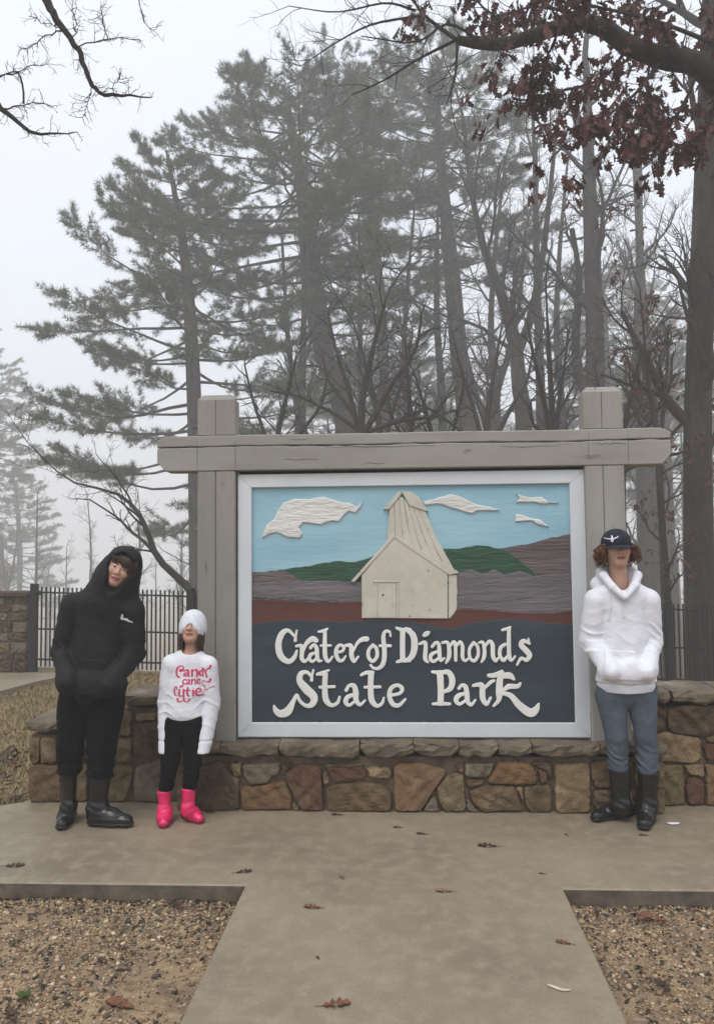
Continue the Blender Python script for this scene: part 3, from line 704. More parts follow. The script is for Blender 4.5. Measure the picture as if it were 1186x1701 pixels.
relief('tower_roof', [(1004, 236), (1118, 104), (1134, 126), (1042, 240)], YBD - .026, m_cream, board, bev=.003)
relief('tower_roof', [(1122, 104), (b_ + 12, 118), (b_ + 62, 148), (b_ + 132, 252), (b_ + 100, 247), (b_ + 0, 212), (1138, 128)], YBD - .026, m_cream, board, bev=.003)
AF = YBD - .024
relief('door', [(970, 760), (1092, 760), (1092, 999), (968, 999)], AF - .0035, m_cream, front, y_back=AF + .001, bev=.002)
for q in ([(930, 738), (1112, 738), (1112, 752), (930, 752)], [(948, 755), (962, 755), (962, 999), (946, 999)], [(1098, 755), (1110, 755), (1110, 999), (1098, 999)]):
    relief('door_trim', q, AF - .006, m_cream, front, y_back=AF + .001, bev=.002)
relief('latch', [(994, 832), (1006, 832), (1006, 844), (994, 844)], AF - .008, m_rust, front, y_back=AF, bev=.001)

# carved letters: swept strokes with round edges
LS = 4.942
Z5 = lambda x, y: (440 + x / LS, 1030 + y / LS)
Z6 = lambda x, y: (670 + x / LS, 1030 + y / LS)
YLT = YBD - .016
def strokes_mesh(strokes, conv, rpx, thick, res, Y, rd=.0028):
    """strokes: rows of (x, y, r) -> slab mesh in the x-z plane, face towards -y"""
    segs = []
    for s in strokes:
        p = np.array([[*conv(a, b), c * rpx] for a, b, c in s])
        q = spline(p, max(2, (len(p) - 1) * 7 + 1)) if len(p) > 2 else p
        q[:, 2] = np.maximum(q[:, 2], .5 * p[:, 2].min())
        segs += list(zip(q[:-1], q[1:]))
    allp = np.array([s for ab in segs for s in ab]); mg = allp[:, 2].max() + res * 3
    x0, x1 = allp[:, 0].min() - mg, allp[:, 0].max() + mg; z0, z1 = allp[:, 1].min() - mg, allp[:, 1].max() + mg
    xs = np.arange(x0, x1, res); zs = np.arange(z0, z1, res)
    X, Z = np.meshgrid(xs, zs, indexing='ij'); D = np.full(X.shape, 1e3)
    for a, b in segs:
        d = b[:2] - a[:2]; h = np.clip(((X - a[0]) * d[0] + (Z - a[1]) * d[1]) / (d @ d + 1e-12), 0, 1)
        D = np.minimum(D, np.hypot(X - a[0] - h * d[0], Z - a[1] - h * d[1]) - (a[2] + (b[2] - a[2]) * h))
    yy = np.array([-thick - 2 * res, -thick - res * .4, -thick + rd * .4, -thick + rd, 0, res])
    def f(P):
        q = D[:, None, :] + rd; w = np.maximum(-thick + rd - P[1], P[1])
        return np.hypot(np.maximum(q, 0), np.maximum(w, 0)) - rd + np.minimum(np.maximum(q, w), 0)
    V, Q = nets(f, xs, yy, zs)
    V[:, 1] += Y
    return V, Q
def letter(conv, strokes):
    cv = lambda a, b: (lambda p: (p[0], p[2]))(onY(*conv(a, b), YLT - .008))
    V, Q = strokes_mesh(strokes, cv, YLT / FPX / LS * 1.02, .011, .0024, YLT)
    add('letter', V, Q, m_letter, navy, True)
for conv, st in (
    (Z5, [[(262, 88, 9), (255, 130, 10), (250, 168, 15)], [(250, 140, 10), (192, 87, 15), (140, 115, 24), (112, 200, 26), (130, 295, 26), (192, 342, 20), (240, 310, 18), (262, 255, 11)]]),
    (Z5, [[(258, 215, 11), (298, 213, 15), (305, 260, 18), (303, 315, 17), (328, 341, 13), (358, 312, 9)], [(308, 270, 12), (340, 195, 17), (388, 156, 22), (420, 168, 20)]]),
    (Z5, [[(376, 228, 14), (400, 204, 12), (424, 230, 17), (430, 300, 17), (442, 335, 13), (466, 335, 8)], [(420, 268, 9), (376, 286, 15), (366, 322, 15), (392, 341, 12), (424, 315, 10)]]),
    (Z5, [[(440, 97, 9), (480, 90, 13), (512, 74, 10)], [(494, 90, 15), (492, 200, 18), (496, 300, 18), (522, 341, 13), (556, 302, 9)], [(460, 210, 9), (540, 210, 10)]]),
    (Z5, [[(590, 266, 11), (636, 256, 12), (648, 226, 13), (620, 206, 12), (592, 228, 15), (584, 275, 17), (606, 330, 15), (640, 331, 12), (662, 298, 8)]]),
    (Z5, [[(662, 210, 12), (706, 214, 17), (712, 295, 19), (732, 341, 13), (766, 302, 9)], [(718, 270, 9), (760, 190, 13), (800, 160, 19), (836, 156, 21)]]),
    (Z5, [[(886, 206, 13), (852, 250, 15), (852, 308, 15), (886, 340, 13), (920, 298, 15), (916, 236, 15), (886, 206, 13)]]),
    (Z5, [[(1031, 132, 9), (1022, 97, 11), (988, 95, 13), (972, 140, 17), (981, 250, 19), (975, 345, 19), (940, 394, 15), (893, 396, 11), (868, 372, 11)], [(943, 212, 11), (1030, 212, 12)]]),
    (Z5, [[(1080, 66, 11), (1130, 82, 16), (1190, 78, 13)], [(1131, 88, 22), (1129, 215, 21), (1131, 325, 22)], [(1084, 345, 11), (1130, 332, 16), (1190, 336, 11)], [(1150, 78, 13), (1168, 80, 18), (1217, 130, 25), (1228, 220, 27), (1206, 298, 23), (1160, 334, 15), (1150, 336, 12)]]),
    (Z5, [[(398, 414, 10), (388, 455, 10), (384, 494, 14)], [(386, 466, 13), (345, 430, 14), (297, 442, 21), (287, 500, 26), (340, 568, 34), (402, 632, 31), (390, 690, 24), (340, 705, 15), (290, 668, 13), (262, 618, 13), (232, 672, 19), (190, 748, 33), (132, 770, 29), (92, 746, 21), (76, 708, 10)]]),
    (Z5, [[(430, 446, 12), (470, 438, 17), (524, 414, 9)], [(496, 450, 22), (492, 560, 22), (502, 655, 24), (546, 701, 15), (596, 680, 14), (613, 634, 11)], [(450, 552, 11), (570, 548, 12)]]),
    (Z5, [[(668, 577, 15), (690, 541, 13), (730, 541, 19), (746, 592, 23), (749, 655, 21), (780, 697, 13), (822, 662, 9)], [(735, 612, 12), (682, 632, 18), (663, 670, 19), (690, 701, 13), (735, 672, 11)]]),
    (Z5, [[(790, 452, 11), (830, 434, 15), (885, 430, 14)], [(871, 450, 24), (868, 560, 23), (877, 658, 24), (920, 706, 15), (963, 682, 13), (976, 640, 9)], [(820, 552, 11), (945, 550, 12)]]),
    (Z5, [[(1030, 620, 12), (1108, 602, 13), (1125, 562, 17), (1086, 536, 14), (1036, 562, 17), (1021, 625, 19), (1050, 690, 19), (1100, 701, 15), (1152, 652, 10)]]),
    (Z6, [[(172, 124, 16), (188, 114, 20), (208, 102, 12)], [(134, 196, 11), (178, 186, 15), (181, 250, 17), (178, 318, 17), (200, 346, 10)]]),
    (Z6, [[(236, 218, 13), (266, 186, 12), (290, 202, 15), (296, 280, 17), (306, 332, 13), (336, 314, 8)], [(286, 256, 9), (232, 282, 15), (222, 320, 15), (250, 341, 13), (286, 315, 10)]]),
    (Z6, [[(320, 186, 11), (362, 186, 13), (376, 250, 17), (372, 308, 17), (350, 352, 9)], [(386, 212, 10), (410, 181, 13), (426, 205, 14), (429, 330, 14)], [(437, 212, 10), (465, 181, 13), (485, 220, 15), (485, 308, 15), (510, 336, 10), (532, 316, 8)]]),
    (Z6, [[(576, 186, 13), (542, 240, 13), (546, 310, 13), (580, 336, 13), (612, 290, 13), (608, 220, 13), (576, 186, 13)]]),
    (Z6, [[(620, 187, 9), (652, 186, 13), (665, 250, 15), (660, 308, 15), (640, 346, 8)], [(671, 216, 10), (704, 176, 13), (730, 202, 17), (735, 298, 17), (756, 336, 13), (777, 312, 8)]]),
    (Z6, [[(832, 201, 13), (797, 230, 15), (791, 290, 15), (820, 331, 15), (852, 300, 10)], [(812, 82, 11), (850, 72, 12), (878, 58, 8)], [(866, 75, 15), (864, 200, 17), (870, 308, 17), (890, 331, 10), (916, 298, 8)]]),
    (Z6, [[(1026, 154, 8), (1028, 175, 9), (1032, 194, 11)], [(1030, 190, 11), (986, 172, 17), (966, 206, 21), (1006, 250, 23), (1034, 290, 21), (1010, 330, 15), (966, 316, 13), (932, 368, 9)]]),
    (Z6, [[(236, 426, 11), (290, 432, 16), (330, 430, 14)], [(300, 440, 27), (306, 560, 25), (305, 680, 25)], [(243, 690, 11), (305, 688, 14), (380, 690, 12)], [(312, 430, 14), (370, 431, 21), (400, 490, 25), (386, 560, 21), (330, 592, 12)]]),
    (Z6, [[(455, 562, 13), (480, 536, 13), (510, 551, 19), (520, 610, 21), (526, 668, 19), (556, 697, 13), (590, 658, 9)], [(510, 602, 10), (452, 622, 18), (431, 660, 19), (460, 691, 13), (510, 662, 11)]]),
    (Z6, [[(573, 540, 12), (615, 532, 17), (646, 545, 22), (650, 640, 23), (682, 691, 15), (716, 638, 10)], [(660, 566, 11), (715, 512, 14), (745, 498, 10)]]),
    (Z6, [[(700, 456, 15), (745, 455, 19), (808, 428, 17)], [(805, 426, 15), (790, 500, 25), (786, 600, 27), (780, 660, 17), (740, 706, 10)], [(800, 462, 19), (868, 456, 25), (908, 488, 10)], [(826, 574, 13), (866, 546, 20), (935, 545, 17), (960, 520, 9)], [(805, 600, 14), (880, 622, 21), (950, 700, 29), (1038, 762, 33), (1086, 738, 25), (1110, 690, 9)]]),
): letter(conv, st)

# ================================================================== IRON FENCE AND THE FAR STONE WALL
YF = 12.0
fence = thing('iron_fence', 'black iron picket fence on the slope behind the park sign', 'fence', (onY(57, 1100, YF)[0], YF, -.25))
zb_l, zb_r = onY(190, 1111, YF)[2], onY(1150, 1142, YF)[2]; zt_l, zt_r = onY(190, 978, YF)[2], onY(1150, 1006, YF)[2]
xl_, xr_ = onY(190, 1050, YF)[0], onY(1150, 1050, YF)[0]
def zl(x, a, b): return a + (b - a) * (x - xl_) / (xr_ - xl_)
xf0 = onY(57, 1050, YF)[0]; xf1 = onY(1330, 1050, YF)[0]
pick = None; x = xf0 + .12; hP = zt_l - zb_l
def placed(name, mesh, parent, loc):
    o = bpy.data.objects.new(name, mesh); col.objects.link(o); o.parent = parent; o.location = np.asarray(loc) - OFF[parent.name]; return o
pm = mkmesh('picket', *(lambda V, F: (V, F))(*box(-.0112, .0112, -.0112, .0112, 0, hP, .0025)), mats=[m_iron])
while x < xf1:
    placed('picket', pm, fence, (x, YF, zl(x, zb_l, zb_r))); x += .0705
xm = [xf0, onY(318, 1050, YF)[0]]
while xm[-1] + 1.85 < onY(1100, 1050, YF)[0] - 1: xm.append(xm[-1] + 1.85)
xm += [onY(1110, 1050, YF)[0], xf1]
po = mkmesh('post', *merge([box(-.05, .05, -.05, .05, -.25, hP + .01, .004), box(-.056, .056, -.056, .056, hP + .01, hP + .035, .01)]), mats=[m_iron])
for x in xm: placed('post', po, fence, (x, YF, zl(x, zb_l, zb_r) + .01))
for f in (.93, .47, .09):
    z0, z1 = (zl(x, zb_l, zb_r) + f * hP for x in (xf0, xf1))
    V = [(x, YF + dy, z + dz) for x, z in ((xf0, z0), (xf1, z1)) for dy, dz in ((-.016, -.013), (-.016, .013), (.016, .013), (.016, -.013))]
    add('rail', V, [[0, 1, 5, 4], [1, 2, 6, 5], [2, 3, 7, 6], [3, 0, 4, 7], [3, 2, 1, 0], [4, 5, 6, 7]], m_iron, fence)
pw = thing('stone_wall', 'rough dark fieldstone pier beside the end post of the iron fence', 'wall', (xf0 - 1.2, YF, -.25))
zpt = onY(20, 982, YF)[2]; zpb = onY(20, 1119, YF)[2]; px1 = onY(47, 1050, YF)[0]; px0 = px1 - 2.6
add('mortar_core', *box(px0, px1 - .02, YF + .02, YF + .38, zpb - .2, zpt - .06), m_mortar, pw)
g = np.random.default_rng(4); z = zpb + .02; r_ = 0
while z < zpt - .2:
    hh = g.uniform(.10, .19); hh = min(hh, zpt - .085 - z); x = px1
    while x > px0:
        w = g.uniform(.13, .34); a = max(px0, x - w); j = lambda: g.normal(0, .012)
        V, F = stone_mesh([(a + .01, z + j()), (x - .01, z + j()), (x - .012, z + hh - .015 + j()), (a + .012, z + hh - .015 + j())], YF + .02, .04, g.uniform(.02, .045), 2000 + r_, .006)
        add('stone', V, F, m_stone[g.choice(['brown', 'dark', 'grey', 'dark', 'olive', 'dark'])], pw); x = a; r_ += 1
    z += hh
for k in range(4):
    a = px1 + .02 - k * .66; V, F = box(a - .65, a, YF - .06, YF + .42, zpt - .085 + g.normal(0, .004), zpt + g.normal(0, .008), .015); add('capstone', V, F, m_stone['dark'], pw)

# ================================================================== PEOPLE
from mathutils.bvhtree import BVHTree
class Field:
    def __init__(s, xs, ys, zs):
        s.ax = [np.asarray(a, np.float32) for a in (xs, ys, zs)]; s.D = np.full([len(a) for a in s.ax], .3, np.float32)
    def grid(s, sl=None):
        x, y, z = (a[q] for a, q in zip(s.ax, sl)) if sl else s.ax
        return x[:, None, None], y[None, :, None], z[None, None, :]
    def sl(s, lo, hi):
        out = []
        for a, l, h in zip(s.ax, lo, hi):
            i, j = np.searchsorted(a, [l, h]); out.append(slice(max(0, i - 1), min(len(a), j + 1)))
        return tuple(out)
    def put(s, lo, hi, fn, k, mode='u'):
        q = s.sl(lo, hi); P = s.grid(q); d = fn(P)
        if s.D[q].size == 0: return
        if mode == 'u': s.D[q] = smin(s.D[q], d, k)
        elif mode == 's': s.D[q] = smax(s.D[q], -d, k)
    def rc(s, a, b, ra, rb, sy=1., k=.02, mode='u'):
        a = np.asarray(a, float); b = np.asarray(b, float); m = max(ra, rb) + k + .05
        s.put(np.minimum(a, b) - m, np.maximum(a, b) + m, lambda P: rc(P, a, b, ra, rb, sy), k, mode)
    def chain(s, pts, sy=1., k=.02, mode='u'):
        for a, b in zip(pts[:-1], pts[1:]): s.rc(a[0], b[0], a[1], b[1], sy, k, mode)
    def ell(s, c, r, k=.02, mode='u'):
        c = np.asarray(c, float); r = np.asarray(r, float); s.put(c - r - k - .05, c + r + k + .05, lambda P: ell(P, c, r), k, mode)
    def lell(s, fr, c, r, k=.02, mode='u'):
        """ellipsoid in a tilted frame (centre, axes, unit)"""
        o, M, H = fr; w = o + M @ (np.asarray(c) * H); m = max(r) * H + k + .05
        def fn(P):
            dx, dy, dz = P[0] - w[0], P[1] - w[1], P[2] - w[2]
            L = [dx * M[0, i] + dy * M[1, i] + dz * M[2, i] for i in range(3)]
            return ell(L, (0, 0, 0), np.asarray(r) * H)
        s.put(w - m, w + m, fn, k, mode)
    def lrc(s, fr, a, b, ra, rb, k=.01, mode='u'):
        o, M, H = fr; s.rc(o + M @ (np.asarray(a) * H), o + M @ (np.asarray(b) * H), ra * H, rb * H, 1., k, mode)
    def above(s, z, k=.004, slope=0, x0=0, curve=0):
        """keep what is above the height z"""
        X, Y, Z = s.grid(); s.D = smax(s.D, (z + slope * (X - x0) + curve * (X - x0) ** 2) - Z, k).astype(np.float32)
    def below(s, z, k=.004, slope=0, x0=0):
        X, Y, Z = s.grid(); s.D = smax(s.D, Z - (z + slope * (X - x0)), k).astype(np.float32)
    def disp(s, fn): s.D = (s.D + fn(s.grid())).astype(np.float32)
    def mesh(s): return nets(lambda P: s.D, *s.ax)
def bump_at(P, c, r): return np.exp(-((P[0] - c[0]) ** 2 + (P[1] - c[1]) ** 2 + (P[2] - c[2]) ** 2) / (r * r))
def folds(P, seed, freq=1.0, tilt=.5):
    g = np.random.default_rng(seed); X, Y, Z = P; a, b, c, d = g.random(4) * 6.28
    s = np.sin((Z * 105 + X * 60 * tilt + 2.1 * np.sin(X * 31 + a) + 1.5 * np.sin(Y * 37 + b) + 1.3 * np.sin(Z * 23 + X * 17 + d)) * freq * .5 + c)
    brk = np.clip(.55 + .75 * np.sin(X * 27 + Z * 19 + b) * np.sin(Z * 33 - X * 11 + d), 0, 1)
    return (1.1 - 2.4 * (1 - np.abs(s)) ** 2.2) * brk
def drape(P, seed):
    g = np.random.default_rng(seed); X, Y, Z = P; a, b, c = g.random(3) * 6.28
    return np.sin(X * 52 + 9 * Z + 1.7 * np.sin(Z * 13 + a) + b) * np.sin(Z * 7 + Y * 20 + c)

m_skin = mat('skin', (.52, .315, .235), (.47, .27, .20), 18, .5, .05, 200, c3=(.56, .30, .23), s3=9, sub=.12)
m_lip = mat('lips', (.40, .155, .13), None, rough=.45)
m_mouth = mat('mouth_line', (.10, .03, .025), None, rough=.6)
m_eye = mat('eye_dark', (.03, .02, .015), None, rough=.2)
m_eyew = mat('eye_white', (.6, .57, .54), None, rough=.2)
m_brow = mat('eyebrow', (.06, .035, .022), None, rough=.8)
m_hairr = mat('auburn_hair', (.15, .058, .026), (.075, .027, .014), 30, .45)
m_hairb = mat('brown_hair', (.055, .032, .020), (.03, .018, .012), 30, .45)
m_hairg = mat('light_brown_hair', (.105, .058, .032), (.05, .028, .017), 30, .45)
m_blk = mat('black_fleece', (.010, .010, .0115), (.006, .006, .007), 14, .75, .6, 34, spec=.3, bdist=.012)
m_blkp = mat('black_jersey', (.005, .005, .0055), (.0035, .0035, .004), 14, .92, .55, 30, spec=.15, bdist=.012)
m_wht = mat('white_fleece', (.74, .745, .80), (.69, .695, .755), 14, .92, .5, 30, spec=.15, bdist=.012)
m_knit = mat('white_knit', (.72, .735, .79), (.64, .65, .71), 30, .95, .6, 180, spec=.1, stretch=(2.5, 2.5, .3), bdist=.004)
m_slate = mat('slate_fleece', (.085, .107, .133), (.064, .083, .106), 12, .9, .5, 32, spec=.2, bdist=.012)
m_rub = mat('black_rubber', (.007, .007, .0075), (.010, .010, .010), 8, .27, .05, 40, spec=.45)
m_pink = mat('pink_rubber', (.72, .022, .125), (.66, .018, .11), 8, .28, .03, 60, spec=.5)
m_pinkd = mat('dark_pink_rubber', (.30, .012, .06), None, rough=.5)
m_cap = mat('navy_twill', (.016, .020, .033), (.012, .015, .025), 80, .85, .2, 400, bdist=.002)
m_ink = mat('pink_print', (.62, .075, .165), (.52, .05, .125), 40, .7)
m_logo = mat('white_print', (.62, .62, .66), None, rough=.6)
m_cord = mat('white_cord', (.66, .66, .70), None, rough=.8)

def frame(c, H, roll=0., pitch=0., yaw=0.):
    """head frame: local x right, y back, z up"""
    M = Matrix.Rotation(roll, 3, 'Y') @ Matrix.Rotation(pitch, 3, 'X') @ Matrix.Rotation(yaw, 3, 'Z')
    return (np.asarray(c, float), np.array(M), H)
def fpt(fr, p): return fr[0] + fr[1] @ (np.asarray(p) * fr[2])
def head_into(f, fr, child=False):
    k = .018
    f.lell(fr, (0, .07, .13), (.345, .42, .37), k); f.lell(fr, (0, -.10, -.10), (.285, .275, .37), .03)
    f.lell(fr, (0, -.22, -.39), (.135, .13, .10), .03); f.lell(fr, (0, -.30, .09), (.21, .07, .045), .015)
    for s in (-1, 1):
        f.lell(fr, (.15 * s, -.26, -.10), (.10, .10, .09), .02)
        f.lell(fr, (.125 * s, -.43, .015), (.072, .085, .042), .008, 's')
        f.lell(fr, (.345 * s, .05, -.02), (.035, .085, .125), .006); f.lell(fr, (.125 * s, -.345, .03), (.075, .045, .025), .004)
    f.lrc(fr, (0, -.36, .04), (0, -.445, -.115), .032, .052, .008)
    for s in (-1, 1): f.lell(fr, (.05 * s, -.40, -.125), (.035, .045, .03), .006)
    f.lell(fr, (0, -.372, -.245), (.105, .042, .022), .005); f.lell(fr, (0, -.365, -.295), (.085, .042, .026), .005)
    f.lell(fr, (0, -.42, -.268), (.125, .05, .008), .003, 's')
def person(name, label, base):
    p = thing(name, label, 'person', base); return p
def mk_body(p, J, fr, lo, hi, child=False):
    """skin: one continuous surface from head to toes; J holds joints and radii"""
    hz = fpt(fr, (0, 0, -.62))[2]; hx = fr[0][0]
    f = Field(rng_axis(lo[0], hi[0], .0085, (hx - .10, hx + .10), .0032), rng_axis(lo[1], hi[1], .0085, (fr[0][1] - .13, fr[0][1] - .02), .0032), rng_axis(lo[2], hi[2], .0105, (hz, 9), .0032))
    for ch, sy in J['body']: f.chain([(a, r * (.72 if i < 2 else .5)) for i, (a, r) in enumerate(ch)], sy, .03)
    f.rc(fpt(fr, (0, .06, -.25)), J['neck'], .045 * fr[2] / .22, .055 * fr[2] / .22, 1., .03)
    for w, d in J['hands']:                     # palm, four fingers and a thumb closed loosely
        w = np.asarray(w); d = np.asarray(d, float); d /= np.linalg.norm(d); s = fr[2] / .22 * .62
        side = np.cross(d, (0, 1, 0)); side /= np.linalg.norm(side); bk = np.cross(side, d)
        f.rc(w, w + d * .07 * s, .022 * s, .028 * s, 1., .012)
        for i, l in enumerate((.062, .070, .066, .052)):
            a = w + d * .085 * s + side * (i - 1.5) * .019 * s; b = a + d * l * .55 * s; f.chain([(a, .0095 * s), (b, .009 * s), (b + (d * .3 + bk * .8) * l * .5 * s, .008 * s)], 1., .004)
        a = w + d * .03 * s + side * .026 * s; f.chain([(a, .012 * s), (a + (d * .5 + side * .6) * .035 * s, .011 * s), (a + (d * 1.1 + side * .55) * .05 * s, .009 * s)], 1., .006)
    head_into(f, fr)
    V, Q = f.mesh()
    C = V[Q[0]].mean(1); L = (C - fr[0]) @ fr[1] / fr[2]
    lip = (((L[:, 0] / .115) ** 2 + ((L[:, 2] + .27) / .048) ** 2) < 1) & (L[:, 1] < -.33)
    line = (np.abs(L[:, 2] + .268 - .25 * L[:, 0] ** 2 * (3 if child else 0)) < .010) & (np.abs(L[:, 0]) < .115) & (L[:, 1] < -.30)
    brow = (np.abs(np.abs(L[:, 0]) - .14) < .085) & (np.abs(L[:, 2] - .095 + .35 * (np.abs(L[:, 0]) - .14) ** 2 * 8) < .017) & (L[:, 1] < -.25)
    o = add('body', V, Q, [m_skin, m_lip, m_brow, m_mouth], p, True, np.where(line, 3, np.where(lip, 1, np.where(brow, 2, 0))))
    for s in (-1, 1):
        c = fpt(fr, (.125 * s, -.335, .012)); n = 10; Vv = [];
        for i in range(n + 1):
            for j in range(12):
                t = math.pi * i / n; a = 2 * math.pi * j / 12; Vv.append(c + fr[1] @ (np.array([math.sin(t) * math.cos(a), -math.cos(t), math.sin(t) * math.sin(a)]) * .053 * fr[2]))
        F = np.array([[i * 12 + j, i * 12 + (j + 1) % 12, i * 12 + 12 + (j + 1) % 12, i * 12 + 12 + j] for i in range(n) for j in range(12)], np.int32)
        add('eye', Vv, [F], [m_eyew, m_eye], o, True, [1 if k < 24 else 0 for k in range(len(F))])
    return o
def boot(p, top, ank, heel, toe, rt, ra, rf, m, ms, name='boot'):
    """rubber boot: open shaft, foot, separate sole"""
    heel = np.asarray(heel, float); toe = np.asarray(toe, float); pts = np.array([top, ank, heel, toe]); mg = .08
    lo, hi = pts.min(0) - mg, pts.max(0) + mg; lo[2] = -.01
    f = Field(np.arange(lo[0], hi[0], .006), np.arange(lo[1], hi[1], .006), np.arange(-.012, hi[2], .006))
    hz = heel * [1, 1, 0] + [0, 0, rf * .95]; tz = toe * [1, 1, 0] + [0, 0, rf * .72]; mid = (hz + tz) / 2 + [0, 0, rf * .25]
    d = (tz - hz); d /= np.linalg.norm(d); tz = tz - d * rf * .7; hz = hz + d * rf * .2
    f.chain([(top, rt), (ank, ra)], 1., .02); f.rc(ank, hz, ra, rf * .95, 1., .025); f.chain([(hz, rf * .95), (mid, rf * .98), (tz, rf * .86)], 1., .03)
    f.rc(ank, mid, ra * .9, rf * .8, 1., .04)
    sole = Field(*f.ax); sole.D = f.D.copy() - .005
    top = np.asarray(top)
    f.below(top[2], .002); f.above(.022, .003)
    f.disp(lambda P: -.0022 * np.exp(-((P[2] - top[2] + .012) / .008) ** 2) + .0022 * np.exp(-((P[2] - top[2] + .075) / .0035) ** 2) - .002 * np.exp(-((P[2] - .05) / .006) ** 2) + .0018 * np.exp(-((P[2] - .058) / .003) ** 2) + .0025 * np.sin((P[2] - ank[2]) * 130 + 2 * np.sin(P[0] * 40)) * np.exp(-((P[2] - ank[2] - .015) / .03) ** 2))
    f.rc(top + [0, 0, .03], top - [0, 0, .012], rt - .011, rt - .011, 1., .003, 's')
    V, Q = f.mesh(); o = add(name, V, Q, m, p, True)
    X, Y, Z = sole.grid(); sole.D = smax(smax(sole.D, Z - .026, .003), .0005 - Z, .002).astype(np.float32)
    sole.disp(lambda P: .002 * (np.sin((P[0] * d[0] + P[1] * d[1]) * 420) > .3) * (P[2] < .012))
    V, Q = sole.mesh(); add('sole', V, Q, ms, o, True); return o
def project(o, V, off=.0004):
    """lay a thin printed mesh on the front of a garment"""
    bv = BVHTree.FromPolygons([v.co + Vector(OFF[o.name]) for v in o.data.vertices], [tuple(q.vertices) for q in o.data.polygons])
    out = []
    for x, y, z in V:
        h = bv.ray_cast(Vector((x, 0, z)), Vector((0, 1, 0)))[0]
        out.append((x, (h.y if h else 4.3) + y - off, z))
    return np.array(out)
def print_on(o, strokes, conv, Y, rpx, m, name):
    cv = lambda a, b: (lambda P: (P[0], P[2]))(onY(*conv(a, b), Y))
    V, Q = strokes_mesh(strokes, cv, rpx, .0016, .002, 0, .0004); return add(name, project(o, V), Q, m, o, True)
def pocket_on(o, poly, Y, m):
    P = np.array([(lambda p: (p[0], p[2]))(onY(a, b, Y)) for a, b in poly]); n = len(P)
    res = .004; xs = np.arange(P[:, 0].min() - .012, P[:, 0].max() + .012, res); zs = np.arange(P[:, 1].min() - .012, P[:, 1].max() + .012, res)
    X, Z = np.meshgrid(xs, zs, indexing='ij'); D = np.full(X.shape, 1e3); ins = np.zeros(X.shape, bool)
    for i in range(n):
        a, b = P[i], P[(i + 1) % n]; d = b - a; h = np.clip(((X - a[0]) * d[0] + (Z - a[1]) * d[1]) / (d @ d), 0, 1)
        D = np.minimum(D, np.hypot(X - a[0] - h * d[0], Z - a[1] - h * d[1]))
        ins ^= ((a[1] > Z) != (b[1] > Z)) & (X < (b[0] - a[0]) * (Z - a[1]) / (b[1] - a[1] + 1e-12) + a[0])
    D = np.where(ins, -D, D); th = .007
    V, Q = nets(lambda G: np.maximum(D[:, None, :] + 0 * G[1], np.maximum(-th - G[1], G[1])), xs, np.array([-th - .006, -th - .002, -th * .5, -.0, .004]), zs)
    return add('pocket', project(o, V, .0), Q, m, o, True)
def sway(n, seed, amp): return np.random.default_rng(seed).normal(0, amp, (n, 3))

